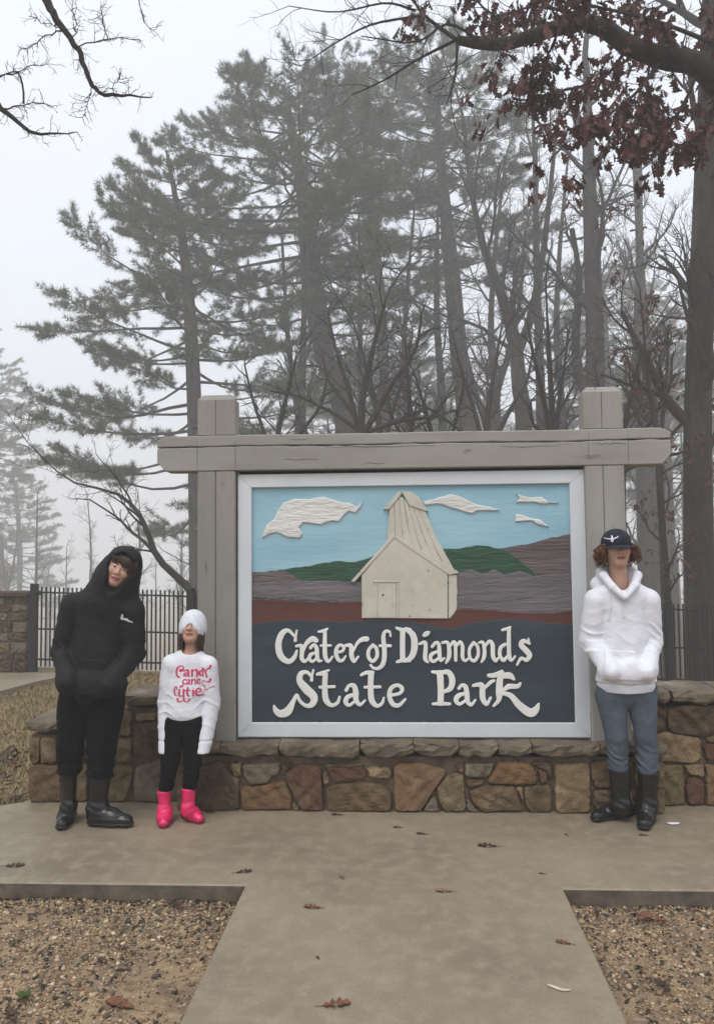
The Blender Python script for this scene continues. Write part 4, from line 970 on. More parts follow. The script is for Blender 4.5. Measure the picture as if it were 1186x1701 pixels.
# ---------------------------------------------------------------- person in the black hoodie
def black_person():
    Y0 = onZ(135, 1370)[1]; q = lambda x, y, d=0.: onY(x, y, Y0) + [0, d, 0]; k = Y0 / FPX
    p = person('person', 'person in a black hooded sweatshirt, black trousers and black boots leaning sideways', onZ(140, 1372))
    fr = frame(q(205, 944, -.02), .222, R(22), R(-4), R(9))
    armL = [(q(123, 1006), 22 * k), (q(103, 1083, .02), 20 * k), (q(134, 1126, -.15), 17 * k)]
    armR = [(q(219, 1014), 22 * k), (q(221, 1086, .02), 19 * k), (q(196, 1130, -.15), 16 * k)]
    tor = [(q(171, 1022), 46 * k), (q(162, 1085), 44 * k), (q(152, 1150), 50 * k)]
    legL = [(q(124, 1182), 28 * k), (q(119, 1240, -.02), 21.5 * k), (q(117, 1292), 19 * k)]
    legR = [(q(175, 1182), 28 * k), (q(173, 1242, -.03), 24 * k), (q(166, 1298, .01), 21 * k)]
    footL = onZ(116, 1358), onZ(102, 1381); footR = onZ(157, 1371), onZ(219, 1374)
    J = dict(neck=q(188, 990, .01), body=[(tor, .62), (armL[:2] + [(q(136, 1124, -.085), 15 * k)], 1), (armR[:2] + [(q(192, 1128, -.085), 15 * k)], 1), (legL, 1), (legR, 1), ([(legL[-1][0], 11 * k), (footL[0] + [0, 0, .05], 11 * k)], 1), ([(legR[-1][0], 11 * k), (footR[0] + [.02, 0, .06], 11 * k)], 1)],
             hands=[(q(136, 1124, -.085), (1, -.02, -.25)), (q(192, 1128, -.085), (-1, -.02, -.2))])
    b = mk_body(p, J, fr, (q(70, 1120)[0], Y0 - .34, -.01), (q(260, 1120)[0], Y0 + .28, q(200, 900)[2]))
    # hoodie
    lo = (q(68, 1120)[0], Y0 - .33, q(100, 1190)[2]); hi = (q(262, 1120)[0], Y0 + .30, q(200, 896)[2])
    f = Field(*(np.arange(a, c, .0065) for a, c in zip(lo, hi)))
    f.chain(tor, .62, .03); f.chain([(armL[0][0], 21 * k), (q(172, 1000), 26 * k), (armR[0][0], 22 * k)], .9, .04)
    f.rc(q(172, 1000), q(192, 975), 34 * k, 30 * k, .9, .04)
    f.chain(armL, 1, .01); f.chain(armR, 1, .01)
    f.chain([(q(128, 1128, -.115), 22 * k), (q(166, 1134, -.125), 24 * k), (q(202, 1132, -.115), 21 * k)], .6, .014)
    el, er = armL[1][0], armR[1][0]
    f.disp(lambda P: .0055 * folds(P, 1) * (bump_at(P, el, .12) + bump_at(P, er, .12)) + .005 * drape(P, 2) * np.exp(-((P[2] - q(150, 1090)[2]) / .16) ** 2) + .002 * folds(P, 3, .5))
    zh = q(150, 1166)[2]; f.disp(lambda P: .006 * np.exp(-((P[2] - zh - .055) / .006) ** 2) + .004 * (P[2] < zh + .055)); f.above(zh, .002, -.03, q(150, 1166)[0])
    # hood
    f.lell(fr, (0, .10, .10), (.47, .50, .50), .02); f.lell(fr, (0, .04, -.30), (.44, .44, .45), .05); f.lell(fr, (0, -.10, .33), (.36, .40, .225), .03)
    f.rc(fpt(fr, (-.05, .12, -.35)), q(182, 1000, .04), 38 * k, 42 * k, .9, .05)
    f.disp(lambda P: .003 * folds(P, 9, .55, 1.5) * bump_at(P, fpt(fr, (-.1, .1, -.3)), .16))
    f.lell(fr, (0, -.05, .03), (.385, .455, .47), .012, 's'); f.lell(fr, (.0, -.50, .0), (.275, .42, .44), .010, 's')
    f.rc(fpt(fr, (0, .06, -.1)), q(188, 1000, .0), 17 * k, 16 * k, 1., .01, 's'); f.lell(fr, (0, -.42, -.42), (.19, .22, .25), .02, 's')
    V, Q = f.mesh(); h = add('hoodie', V, Q, m_blk, p, True)
    pocket_on(h, [(128, 1096), (203, 1100), (212, 1136), (206, 1158), (118, 1154), (116, 1128)], Y0 - .15, m_blk)
    zz = lambda X, Y: (140 + X / 9.883, 890 + Y / 9.883)
    print_on(h, [[(525, 1385, 9), (548, 1310, 7), (560, 1330, 8), (545, 1390, 12), (585, 1380, 13), (600, 1405, 12), (625, 1385, 12), (650, 1425, 12), (680, 1425, 9), (708, 1448, 7)], [(520, 1372, 9), (600, 1395, 11), (650, 1415, 11)]], zz, Y0 - .15, k / 9.883, m_logo, 'chest_logo')
    add('zip_tab', *box(*(lambda c: (c[0] - .004, c[0] + .004, 0, 0, c[2] - .012, c[2] + .012))(q(179, 1006))), m_logo, h) if False else None
    # fringe
    L = []; g = np.random.default_rng(31)
    for i in range(260):
        x = g.uniform(-.32, .34); r0 = np.array([x * .8, -.24 + .5 * x * x, .42]); low = .10 - .18 * max(0, x) - (.10 if x > .15 else 0) + g.normal(0, .03); low = .13 + g.normal(0, .03) if x < -.05 else low
        pts = [r0, (x, -.36 + .9 * x * x, .33), (x + g.normal(.03, .02), -.41 + 1.0 * x * x, .20), (x + g.normal(.05, .03), -.40 + .95 * x * x + g.normal(0, .01), low)]
        L.append((spline([fpt(fr, v) for v in pts], 7), np.linspace(.0035, .0008, 7), 4))
    for i in range(120):
        s = g.choice([-1, 1]); x = s * g.uniform(.30, .36); y = g.uniform(-.2, .1)
        pts = [(x * .8, y, .40), (x * 1.02, y - .05, .1), (x * 1.0, y - .06 + g.normal(0, .02), -.12 + g.normal(0, .05))]
        L.append((spline([fpt(fr, v) for v in pts], 7), np.linspace(.0035, .0008, 7), 4))
    V, Q = tubes(L); add('hair', V, Q, m_hairb, p, True)
    # trousers
    lo = (q(76, 1120)[0], Y0 - .22, q(150, 1318)[2]); hi = (q(225, 1120)[0], Y0 + .24, q(150, 1135)[2])
    f = Field(*(np.arange(a, c, .007) for a, c in zip(lo, hi)))
    f.rc(q(132, 1165), q(174, 1165), 36 * k, 36 * k, .8, .03); f.chain(legL, .95, .02); f.chain(legR, .95, .02)
    f.disp(lambda P: .008 * folds(P, 5, .8) * np.clip(np.exp(-((P[2] - q(150, 1285)[2]) / .10) ** 2) + .3, 0, 1) + .006 * drape(P, 6)); f.above(q(150, 1288)[2], .012, -.08, q(140, 1290)[0])
    V, Q = f.mesh(); add('trousers', V, Q, m_blkp, p, True)
    boot(p, q(116, 1270), q(115, 1340, .0), footL[0], footL[1], 14 * k, 11 * k, 11 * k, m_rub, m_rub)
    boot(p, q(167, 1276), q(162, 1342), footR[0], footR[1], 20 * k, 15 * k, 12.3 * k, m_rub, m_rub)
black_person()

# ---------------------------------------------------------------- child in the white sweatshirt
def child():
    Y0 = onZ(292, 1366)[1]; q = lambda x, y, d=0.: onY(x, y, Y0) + [0, d, 0]; k = Y0 / FPX
    p = person('person', 'small child in a white sweatshirt with pink lettering, white knit hat and pink boots', onZ(295, 1368))
    fr = frame(q(320, 1043, .0), .192, R(2), R(-17), R(3))
    armL = [(q(285, 1103), 16 * k), (q(275, 1170, .02), 15 * k), (q(278, 1262, -.03), 10.5 * k)]
    armR = [(q(346, 1105), 16 * k), (q(351, 1170, .02), 15 * k), (q(338, 1258, -.03), 10.5 * k)]
    tor = [(q(315, 1104), 29 * k), (q(311, 1145), 31 * k), (q(307, 1182), 33 * k)]
    legL = [(q(292, 1210), 19 * k), (q(285, 1262, -.02), 15.5 * k), (q(276, 1312), 12 * k)]
    legR = [(q(321, 1210), 19 * k), (q(322, 1262, -.02), 15.5 * k), (q(315, 1308), 12 * k)]
    footL = onZ(275, 1360), onZ(272, 1377); footR = onZ(311, 1358), onZ(335, 1369)
    J = dict(neck=q(318, 1085, .02), body=[(tor, .62), (armL[:2] + [(q(276, 1208, -.005), 9 * k)], 1), (armR[:2] + [(q(344, 1206, -.005), 9 * k)], 1), (legL, 1), (legR, 1), ([(legL[-1][0], 11 * k), (footL[0] + [0, 0, .03], 9 * k)], 1), ([(legR[-1][0], 11 * k), (footR[0] + [0, 0, .03], 9 * k)], 1)],
             hands=[(q(276, 1208, -.005), (.06, -.1, -1)), (q(344, 1206, -.005), (-.12, -.1, -1))])
    mk_body(p, J, fr, (q(248, 1000)[0], Y0 - .22, -.01), (q(376, 1000)[0], Y0 + .2, q(310, 1005)[2]), True)
    lo = (q(246, 1170)[0], Y0 - .22, q(100, 1265)[2]); hi = (q(378, 1170)[0], Y0 + .20, q(200, 1068)[2])
    f = Field(*(np.arange(a, c, .0052) for a, c in zip(lo, hi)))
    f.chain(tor, .66, .02); f.chain([(armL[0][0], 14 * k), (q(317, 1096), 17 * k), (armR[0][0], 14 * k)], .9, .025)
    X, Y, Z = f.grid(); zh = q(305, 1196)[2]
    f.disp(lambda P: .007 * np.clip(1 - (P[2] - zh) / .03, 0, 1)); f.above(zh, .003, 0, q(307, 1196)[0], .5)
    f.chain(armL, 1, .012); f.chain(armR, 1, .012)
    wl, wr = armL[2][0], armR[2][0]
    f.disp(lambda P: .0042 * folds(P, 11) * (bump_at(P, armL[1][0], .13) + bump_at(P, armR[1][0], .13)) + .0022 * drape(P, 12) + .0012 * folds(P, 15, .5)
           + .005 * np.exp(-((P[2] - q(310, 1228)[2]) / .005) ** 2))
    f.above(q(310, 1249)[2], .0015)
    for w in (wl, wr): f.rc(w - [0, 0, .06], w + [0, 0, .06], 6 * k, 6 * k, 1., .003, 's')
    f.rc(q(318, 1060, -.02), q(318, 1078, -.01), 15 * k, 14.5 * k, 1., .006, 's')
    V, Q = f.mesh(); h = add('sweatshirt', V, Q, m_wht, p, True)
    zz = lambda X, Y: (270 + X / 11.86, 1090 + Y / 11.86)
    T = [[(325, 300, 26), (380, 285, 16), (378, 225, 10), (320, 210, 10), (262, 250, 16), (240, 330, 18), (262, 410, 16), (315, 432, 9)],
         [(405, 312, 8), (445, 290, 12), (482, 305, 17), (482, 412, 16)], [(472, 345, 8), (412, 362, 16), (408, 402, 14), (465, 392, 8)],
         [(556, 290, 17), (552, 412, 16)], [(570, 315, 8), (618, 287, 12), (645, 312, 16), (645, 412, 15)],
         [(735, 305, 10), (695, 330, 16), (692, 385, 16), (735, 405, 8)], [(742, 242, 9), (756, 320, 13), (752, 420, 13)],
         [(775, 268, 10), (800, 320, 15), (835, 440, 14)], [(812, 330, 8), (850, 270, 10), (890, 262, 14), (905, 215, 18)],
         [(452, 492, 11), (420, 470, 9), (385, 500, 13), (388, 550, 13), (440, 565, 9)], [(385, 560, 8), (375, 600, 12), (335, 612, 18)],
         [(462, 492, 8), (492, 480, 10), (505, 500, 12), (505, 570, 12)], [(498, 525, 6), (465, 535, 11), (462, 562, 10), (498, 558, 7)],
         [(548, 478, 12), (546, 572, 12)], [(558, 495, 7), (590, 476, 9), (612, 500, 12), (614, 570, 12)], [(650, 530, 6), (700, 510, 8), (690, 480, 10), (655, 490, 12), (650, 550, 11), (700, 572, 9)],
         [(900, 480, 16), (880, 530, 18), (825, 525, 8), (770, 500, 7), (735, 545, 7)],
         [(262, 668, 13), (252, 620, 8), (215, 640, 14), (205, 715, 17), (222, 785, 12), (265, 790, 7)],
         [(312, 680, 17), (308, 780, 17), (350, 805, 9), (388, 780, 8)], [(398, 675, 17), (400, 860, 14), (430, 915, 10), (480, 910, 9), (512, 865, 14)], [(275, 860, 18), (280, 905, 14), (340, 915, 8), (385, 880, 8)],
         [(475, 640, 15), (472, 775, 16), (505, 805, 8)], [(430, 690, 8), (525, 688, 8)], [(578, 695, 15), (574, 800, 15)], [(580, 645, 9), (582, 650, 9)],
         [(625, 745, 7), (705, 715, 11), (690, 665, 12), (640, 685, 14), (622, 760, 16), (680, 808, 14), (760, 795, 11)], [(735, 600, 9), (785, 620, 9), (800, 700, 8), (870, 660, 6), (930, 640, 7), (975, 640, 6)]]
    print_on(h, T, zz, Y0 - .10, k / 11.86 * 1.25, m_ink, 'pink_lettering')
    # hat
    f = Field(*(np.arange(a, c, .0034) for a, c in zip((q(290, 1040)[0], Y0 - .18, q(310, 1075)[2]), (q(354, 1040)[0], Y0 + .2, q(310, 1003)[2]))))
    f.lell(fr, (0, .08, .16), (.395, .47, .42), .02); f.lell(fr, (0, .09, -.05), (.40, .455, .30), .03)
    X, Y, Z = f.grid(); o, M, H = fr
    Lz = ((X - o[0]) * M[0, 2] + (Y - o[1]) * M[1, 2] + (Z - o[2]) * M[2, 2]) / H; Ly = ((X - o[0]) * M[0, 1] + (Y - o[1]) * M[1, 1] + (Z - o[2]) * M[2, 1]) / H; Lx = ((X - o[0]) * M[0, 0] + (Y - o[1]) * M[1, 0] + (Z - o[2]) * M[2, 0]) / H
    rim = .035 - 1.35 * np.clip(np.abs(Lx) - .05, 0, 1) - .25 * np.clip(Ly + .3, 0, .6)
    cuff = smax(smax(f.D - .0075, (Lz - rim - .30) * H, .006), -(Lz - rim) * H, .004)
    f.D = smin(smax(f.D, -(Lz - rim - .05) * H, .004), cuff, .001).astype(np.float32)
    f.lell(fr, (0, .08, .10), (.345, .415, .38), .004, 's'); f.lell(fr, (0, .05, -.28), (.345, .40, .33), .004, 's')
    V, Q = f.mesh(); add('knit_hat', V, Q, m_knit, p, True)
    L = []; g = np.random.default_rng(8)
    for i in range(620):
        a = g.uniform(R(35), R(325)); x, y = .365 * math.sin(a), -.345 * math.cos(a) * 1.08 + .06
        if y < -.20 and abs(x) < .25: continue
        ln = g.uniform(-.72, -.5); 
        pts = [(x, y, .10), (x * 1.03, y * 1.03, -.15), (x * .92 + g.normal(0, .02), y * .95 + .02, -.42), (x * .85 + g.normal(0, .03), y * .8 + .06 + .12, ln)]
        L.append((spline([fpt(fr, v) for v in pts], 7), np.array([.003, .0035, .0035, .003, .003, .002, .0008]), 4))
    V, Q = tubes(L); add('hair', V, Q, m_hairg, p, True)
    lo = (q(256, 1170)[0], Y0 - .16, q(310, 1330)[2]); hi = (q(352, 1170)[0], Y0 + .16, q(310, 1175)[2])
    f = Field(*(np.arange(a, c, .0058) for a, c in zip(lo, hi)))
    f.rc(q(296, 1200), q(318, 1200), 24 * k, 24 * k, .8, .02); f.chain(legL, .95, .012); f.chain(legR, .95, .012)
    f.disp(lambda P: .0045 * folds(P, 16, 1.2) * (np.exp(-((P[2] - q(310, 1285)[2]) / .07) ** 2) + .35) + .003 * drape(P, 17)); f.above(q(310, 1313)[2], .004)
    V, Q = f.mesh(); add('trousers', V, Q, m_blkp, p, True)
    boot(p, q(273, 1312), q(274, 1346), footL[0], footL[1], 11.2 * k, 9 * k, 9 * k, m_pink, m_pinkd)
    boot(p, q(314, 1308), q(313, 1344), footR[0], footR[1], 11.5 * k, 9.3 * k, 8.8 * k, m_pink, m_pinkd)
child()

# ---------------------------------------------------------------- person in the white hoodie and navy cap
def white_person():
    Y0 = onZ(1040, 1366)[1]; q = lambda x, y, d=0.: onY(x, y, Y0) + [0, d, 0]; k = Y0 / FPX
    p = person('person', 'curly-haired person in a white hooded sweatshirt, navy cap and black rubber boots', onZ(1045, 1368))
    fr = frame(q(1023, 912, -.01), .218, R(-2), R(-5), R(1))
    armL = [(q(990, 998), 20 * k), (q(983, 1066, .03), 19 * k), (q(1004, 1110, -.125), 14 * k)]
    armR = [(q(1075, 998), 20 * k), (q(1082, 1068, .03), 19 * k), (q(1060, 1112, -.125), 14 * k)]
    tor = [(q(1032, 1012), 37 * k), (q(1036, 1065), 37 * k), (q(1039, 1130), 48 * k)]
    legL = [(q(1014, 1160), 24 * k), (q(1022, 1222, -.02), 17.5 * k), (q(1027, 1288), 16.5 * k)]
    legR = [(q(1066, 1160), 24 * k), (q(1070, 1222, -.02), 17 * k), (q(1076, 1290), 16.5 * k)]
    footL = onZ(1044, 1352), onZ(985, 1366); footR = onZ(1078, 1356), onZ(1068, 1381)
    J = dict(neck=q(1030, 972, .02), body=[(tor, .62), (armL[:2] + [(q(1006, 1108, -.08), 15 * k)], 1), (armR[:2] + [(q(1058, 1110, -.08), 15 * k)], 1), (legL, 1), (legR, 1), ([(legL[-1][0], 16 * k), (footL[0] + [0, 0, .05], 13 * k)], 1), ([(legR[-1][0], 16 * k), (footR[0] + [0, 0, .05], 13 * k)], 1)],
             hands=[(q(1006, 1108, -.08), (1, -.02, -.25)), (q(1058, 1110, -.08), (-1, -.02, -.2))])
    mk_body(p, J, fr, (q(950, 1120)[0], Y0 - .34, -.01), (q(1116, 1120)[0], Y0 + .28, q(1025, 870)[2]))
    lo = (q(948, 1120)[0], Y0 - .33, q(1040, 1168)[2]); hi = (q(1118, 1120)[0], Y0 + .30, q(1025, 935)[2])
    f = Field(*(np.arange(a, c, .006) for a, c in zip(lo, hi)))
    f.chain(tor, .72, .03); f.chain([(armL[0][0], 19 * k), (q(1032, 982), 26 * k), (armR[0][0], 19 * k)], .9, .035)
    f.rc(q(1030, 985, .02), q(1029, 968, .03), 30 * k, 24 * k, .9, .03)
    f.chain(armL, 1, .006); f.chain(armR, 1, .006)
    f.chain([(q(1002, 1110, -.105), 17 * k), (q(1034, 1112, -.115), 19 * k), (q(1064, 1112, -.105), 17 * k)], .5, .02)
    el, er = armL[1][0], armR[1][0]; zh = q(1040, 1148)[2]; xh = q(1040, 1148)[0]
    f.disp(lambda P: .0055 * folds(P, 21) * (bump_at(P, el, .13) + bump_at(P, er, .13)) + .0050 * drape(P, 22) * np.exp(-((P[2] - q(1038, 1080)[2]) / .16) ** 2) + .0015 * folds(P, 23, .5)
           + .006 * np.exp(-((P[2] - zh - .052) / .005) ** 2) + .004 * (P[2] < zh + .052))
    f.above(zh, .002, .02, xh, .35)
    # folded hood and neckline
    V_ = [q(1026, 990, -.118), q(1010, 974, -.085), q(1001, 957, -.02), q(1004, 951, .06), q(1028, 947, .12), q(1052, 950, .06), q(1056, 956, -.02), q(1046, 973, -.085), q(1028, 990, -.118)]
    rr = [5, 6, 7.5, 9, 11, 9, 7.5, 6, 5]
    f.chain([(v, r * k) for v, r in zip(V_, rr)], 1, .012)
    f.chain([(q(1000, 972, .08), 14 * k), (q(1028, 975, .15), 22 * k), (q(1056, 972, .08), 14 * k)], 1, .03)
    f.rc(q(1027, 940, -.02), q(1028, 970, -.03), 22 * k, 16 * k, 1., .008, 's'); f.rc(q(1027, 962, -.07), q(1028, 980, -.11), 14 * k, 4 * k, 1., .006, 's')
    V, Q = f.mesh(); h = add('hoodie', V, Q, m_wht, p, True)
    pocket_on(h, [(1008, 1082), (1058, 1083), (1074, 1122), (1070, 1132), (1004, 1130), (1001, 1116)], Y0 - .15, m_wht)
    for s, xx in ((-1, 1017), (1, 1037)):
        Vt, Qt = strokes_mesh([[(xx, 992, 1.2), (xx - s * 1, 1010, 1.2), (xx + s * 1, 1032 - 6 * (s > 0), 1.3)]], lambda a, b: (lambda P: (P[0], P[2]))(onY(a, b, Y0 - .13)), k, .005, .0025, 0, .0015)
        add('drawstring', project(h, Vt, .0005), Qt, m_cord, h, True)
    # curls
    L = []; g = np.random.default_rng(77)
    for i in range(330):
        a = g.uniform(R(58), R(302)); sa, ca = math.sin(a), -math.cos(a); z0 = g.uniform(-.05, .16); out = g.uniform(.06, .24) * (1 if abs(sa) > .4 else .6)
        r0 = np.array([.335 * sa, .38 * ca + .06, z0]); rad = np.array([sa, ca, 0]); ln = g.uniform(.22, .50); n = 14
        t = np.linspace(0, 1, n)[:, None]; pth = r0 + rad * (out * np.sin(t * 2.2)) + np.array([0, 0, -1]) * ln * t ** 1.3
        tang = np.cross(rad, (0, 0, 1)); ph0 = g.random() * 6.28; tw = g.uniform(1.2, 2.4) * g.choice([-1, 1]); cr = g.uniform(.045, .085)
        pth = pth + cr * t ** .5 * (np.cos(t * tw * 6.28 + ph0) * rad + np.sin(t * tw * 6.28 + ph0) * tang)
        L.append((np.array([fpt(fr, v) for v in pth]), np.linspace(.0052, .0014, n), 5))
    V, Q = tubes(L); add('hair', V, Q, m_hairr, p, True)
    # cap
    f = Field(*(np.arange(a, c, .0045) for a, c in zip((q(990, 910)[0], Y0 - .24, q(1038, 930)[2]), (q(1060, 910)[0], Y0 + .16, q(1038, 866)[2]))))
    f.lell(fr, (0, .06, .16), (.365, .44, .36), .02); f.lell(fr, (0, -.04, .20), (.34, .36, .30), .03)
    X, Y, Z = f.grid(); o, M, H = fr; e = [((X - o[0]) * M[0, i] + (Y - o[1]) * M[1, i] + (Z - o[2]) * M[2, i]) / H for i in range(3)]
    f.D = smax(f.D, (.075 + .06 * e[1] - e[2]) * H, .004).astype(np.float32)
    ang = np.arctan2(e[0], -e[1] + .06); f.disp(lambda P: .0016 * np.exp(-((np.mod(ang + math.pi / 6, math.pi / 3) - math.pi / 6) / .03) ** 2) * (e[2] > .12))
    f.lell(fr, (0, .06, .52), (.035, .035, .02), .003)
    f.lell(fr, (0, .06, .10), (.345, .415, .36), .003, 's')
    V, Q = f.mesh(); c = add('cap', V, Q, m_cap, p, True)
    f = Field(*(np.arange(a, b, .004) for a, b in zip((q(990, 910)[0], Y0 - .26, q(1038, 935)[2]), (q(1060, 910)[0], Y0 + .06, q(1038, 880)[2]))))
    X, Y, Z = f.grid(); e = [((X - o[0]) * M[0, i] + (Y - o[1]) * M[1, i] + (Z - o[2]) * M[2, i]) / H for i in range(3)]
    surf = .075 - .55 * e[0] ** 2 + .28 * (e[1] + .33)
    d2 = (np.sqrt((e[0] / .375) ** 2 + ((e[1] + .22) / .50) ** 2) - 1) * .37
    f.D = smax(smax(np.abs(e[2] - surf) * H - .0032, d2 * H, .003), (e[1] + .20) * H, .003).astype(np.float32)
    V, Q = f.mesh(); add('brim', V, Q, m_cap, c, True)
    zz = lambda X, Y: (960 + X / 9.883, 860 + Y / 9.883)
    print_on(c, [[(585, 292, 10), (585, 330, 14), (586, 365, 20), (584, 392, 10)], [(492, 324, 5), (520, 340, 9), (545, 344, 10), (578, 345, 13)], [(684, 300, 5), (655, 322, 9), (630, 332, 10), (592, 345, 13)]], zz, Y0 - .12, k / 9.883, m_logo, 'bird_emblem')
    # trousers
    lo = (q(972, 1120)[0], Y0 - .2, q(1038, 1308)[2]); hi = (q(1108, 1120)[0], Y0 + .2, q(1038, 1118)[2])
    f = Field(*(np.arange(a, b, .0065) for a, b in zip(lo, hi)))
    f.rc(q(1020, 1148), q(1060, 1148), 29 * k, 29 * k, .8, .02); f.chain(legL, .95, .012); f.chain(legR, .95, .012)
    f.disp(lambda P: .0065 * folds(P, 25, 1.3, .3) * np.exp(-((P[2] - q(1038, 1258)[2]) / .085) ** 2) + .0035 * drape(P, 26) + .0015 * folds(P, 27, .5, 1.2)); f.above(q(1038, 1285)[2], .014, -.03, q(1050, 1284)[0])
    V, Q = f.mesh(); tr = add('trousers', V, Q, m_slate, p, True)
    boot(p, q(1028, 1275), q(1032, 1337), footL[0], footL[1], 18 * k, 13 * k, 11 * k, m_rub, m_rub)
    boot(p, q(1076, 1280), q(1076, 1338), footR[0], footR[1], 17 * k, 13 * k, 11.5 * k, m_rub, m_rub)
white_person()

# ================================================================== TREES
def unit(v): v = np.asarray(v, float); return v / (np.linalg.norm(v) + 1e-9)
def perp_dir(g, d, ang):
    r = g.normal(0, 1, 3); r -= d * (r @ d); r = unit(r); return unit(d * math.cos(ang) + r * math.sin(ang))
def walk(g, s, d, L, n, wander, trop):
    p = [np.asarray(s, float)]; d = unit(d); st = L / (n - 1)
    for i in range(n - 1):
        d = unit(d + g.normal(0, wander, 3) + np.array([0, 0, trop])); p.append(p[-1] + d * st)
    return np.array(p)
def grow(g, out, s, d, L, r, lev, mx, nch, wander=.13, trop=.04, rmin=.004):
    n = 7 if lev == 0 else 5
    p = walk(g, s, d, L, n, wander * (1 + .3 * lev), trop); rad = np.linspace(r, max(rmin * .6, r * .3), n)
    out.append((p, rad, 6 if lev == 0 else (4 if lev == 1 else 3)))
    if lev >= mx: return
    k = nch[min(lev, len(nch) - 1)]
    for i in range(k):
        t = .22 + .78 * (i + g.random()) / k; f = t * (n - 1); a = min(n - 2, int(f)); u = f - a
        q = p[a] * (1 - u) + p[a + 1] * u; dd = unit(p[a + 1] - p[a]); rr = rad[a] * (1 - u) + rad[a + 1] * u
        grow(g, out, q, perp_dir(g, dd, g.uniform(.45, 1.05)), L * g.uniform(.36, .66) * (1.15 - .5 * t), max(rmin, rr * g.uniform(.5, .75)), lev + 1, mx, nch, wander, trop, rmin)
def trunk_from(px, Y, wid, n=18, base=None):
    """trunk line through photograph pixels at distance Y, foot on the ground; wid = pixel widths along it"""
    P = [onY(a, b, Y) for a, b in px]
    b = P[0].copy(); b[2] = float(terr(b[0], Y)) - .25
    if P[0][2] < b[2]: P[0] = b
    else: P = [b] + P; wid = [wid[0] * 1.15] + list(wid)
    pts = spline(P, n); w = np.interp(np.linspace(0, 1, n), np.linspace(0, 1, len(wid)), wid) * Y / FPX / 2
    return pts, w
def bare_tree(name, label, px, Y, wid, seed, limbs=12, start=.35, ll=(2.2, 4.5), nch=(6, 5, 3), mx=3, extra=(), group=None, up=.5, mb=None, leaves=None, rmin=.006):
    g = np.random.default_rng(seed); pts, w = trunk_from(px, Y, wid)
    t = thing(name, label, 'tree', pts[0], group)
    L = [(pts, w, 10)]; out = []
    for e in extra:                               # limbs seen in the photograph: pixel line, width
        q = spline([onY(a, b, Y + dy) for a, b, dy in e[0]], 10); L.append((q, np.linspace(e[1], e[1] * .35, 10) * Y / FPX / 2, 7))
        for i in range(8):
            j = g.integers(3, 10); grow(g, out, q[j], perp_dir(g, unit(q[j] - q[j - 1]), g.uniform(.4, 1.0)), g.uniform(.5, 1.0) * ll[0] * .7, e[1] * .25 * Y / FPX / 2 + .004, 1, mx, nch, rmin=rmin)
    for i in range(limbs):
        f = (start + (1 - start) * (i + g.random() * .8) / limbs) * (len(pts) - 1); a = min(len(pts) - 2, int(f)); q = pts[a] + (pts[a + 1] - pts[a]) * (f - a)
        d = unit(perp_dir(g, unit(pts[a + 1] - pts[a]), g.uniform(.5, 1.15)) + [0, 0, up * g.random()])
        grow(g, out, q, d, g.uniform(*ll) * (1.1 - .5 * i / limbs), w[a] * g.uniform(.3, .55), 0, mx, nch, rmin=rmin)
    grow(g, out, pts[-1], unit(pts[-1] - pts[-2]), ll[1] * .8, w[-1], 0, mx, nch, rmin=rmin)
    V, Q = tubes(L); add('trunk', V, Q, mb or m_bark, t, True)
    V, Q = tubes(out); add('crown', V, Q, m_twig, t, True)
    if leaves:
        tips = [o[0][-1] for o in out if o[2] == 3]; idx = g.choice(len(tips), min(leaves, len(tips)), False)
        V, F = leafset(g, [tips[i] for i in idx for _ in range(2)], .10); add('leaves', V, F, m_oakleaf, t, kind='stuff')
    return t
def leafset(g, pos, size):
    """lobed oak leaves hanging from the given points"""
    half = np.array([(0, 0), (.10, .12), (.06, .2), (.24, .32), (.12, .42), (.30, .56), (.14, .66), (.2, .82), (.05, .9), (0, 1.0)])
    o = np.vstack([half, half[::-1][1:-1] * [-1, 1]]); n = len(o); pos = np.asarray(pos) ; m = len(pos)
    d = g.normal(0, .45, (m, 3)) + [0, 0, -.8]; d /= np.linalg.norm(d, axis=1, keepdims=True)
    s = np.cross(d, g.normal(0, 1, (m, 3))); s /= np.linalg.norm(s, axis=1, keepdims=True); nn = np.cross(d, s)
    sz = size * g.uniform(.7, 1.3, (m, 1, 1)); curl = g.uniform(-.5, .7, (m, 1, 1))
    V = pos[:, None] + sz * (o[None, :, 0:1] * s[:, None] + o[None, :, 1:2] * d[:, None] + (np.abs(o[None, :, 0:1]) * .9 + curl * .35 * o[None, :, 1:2] ** 2) * nn[:, None])
    c = pos[:, None] + sz * (.5 * d[:, None] + curl * .09 * nn[:, None])
    V = np.concatenate([V, c], 1); F = []
    tri = np.array([(i, (i + 1) % n, n) for i in range(n)])
    return V.reshape(-1, 3), [(np.arange(m)[:, None, None] * (n + 1) + tri[None]).reshape(-1, 3).astype(np.int32)]
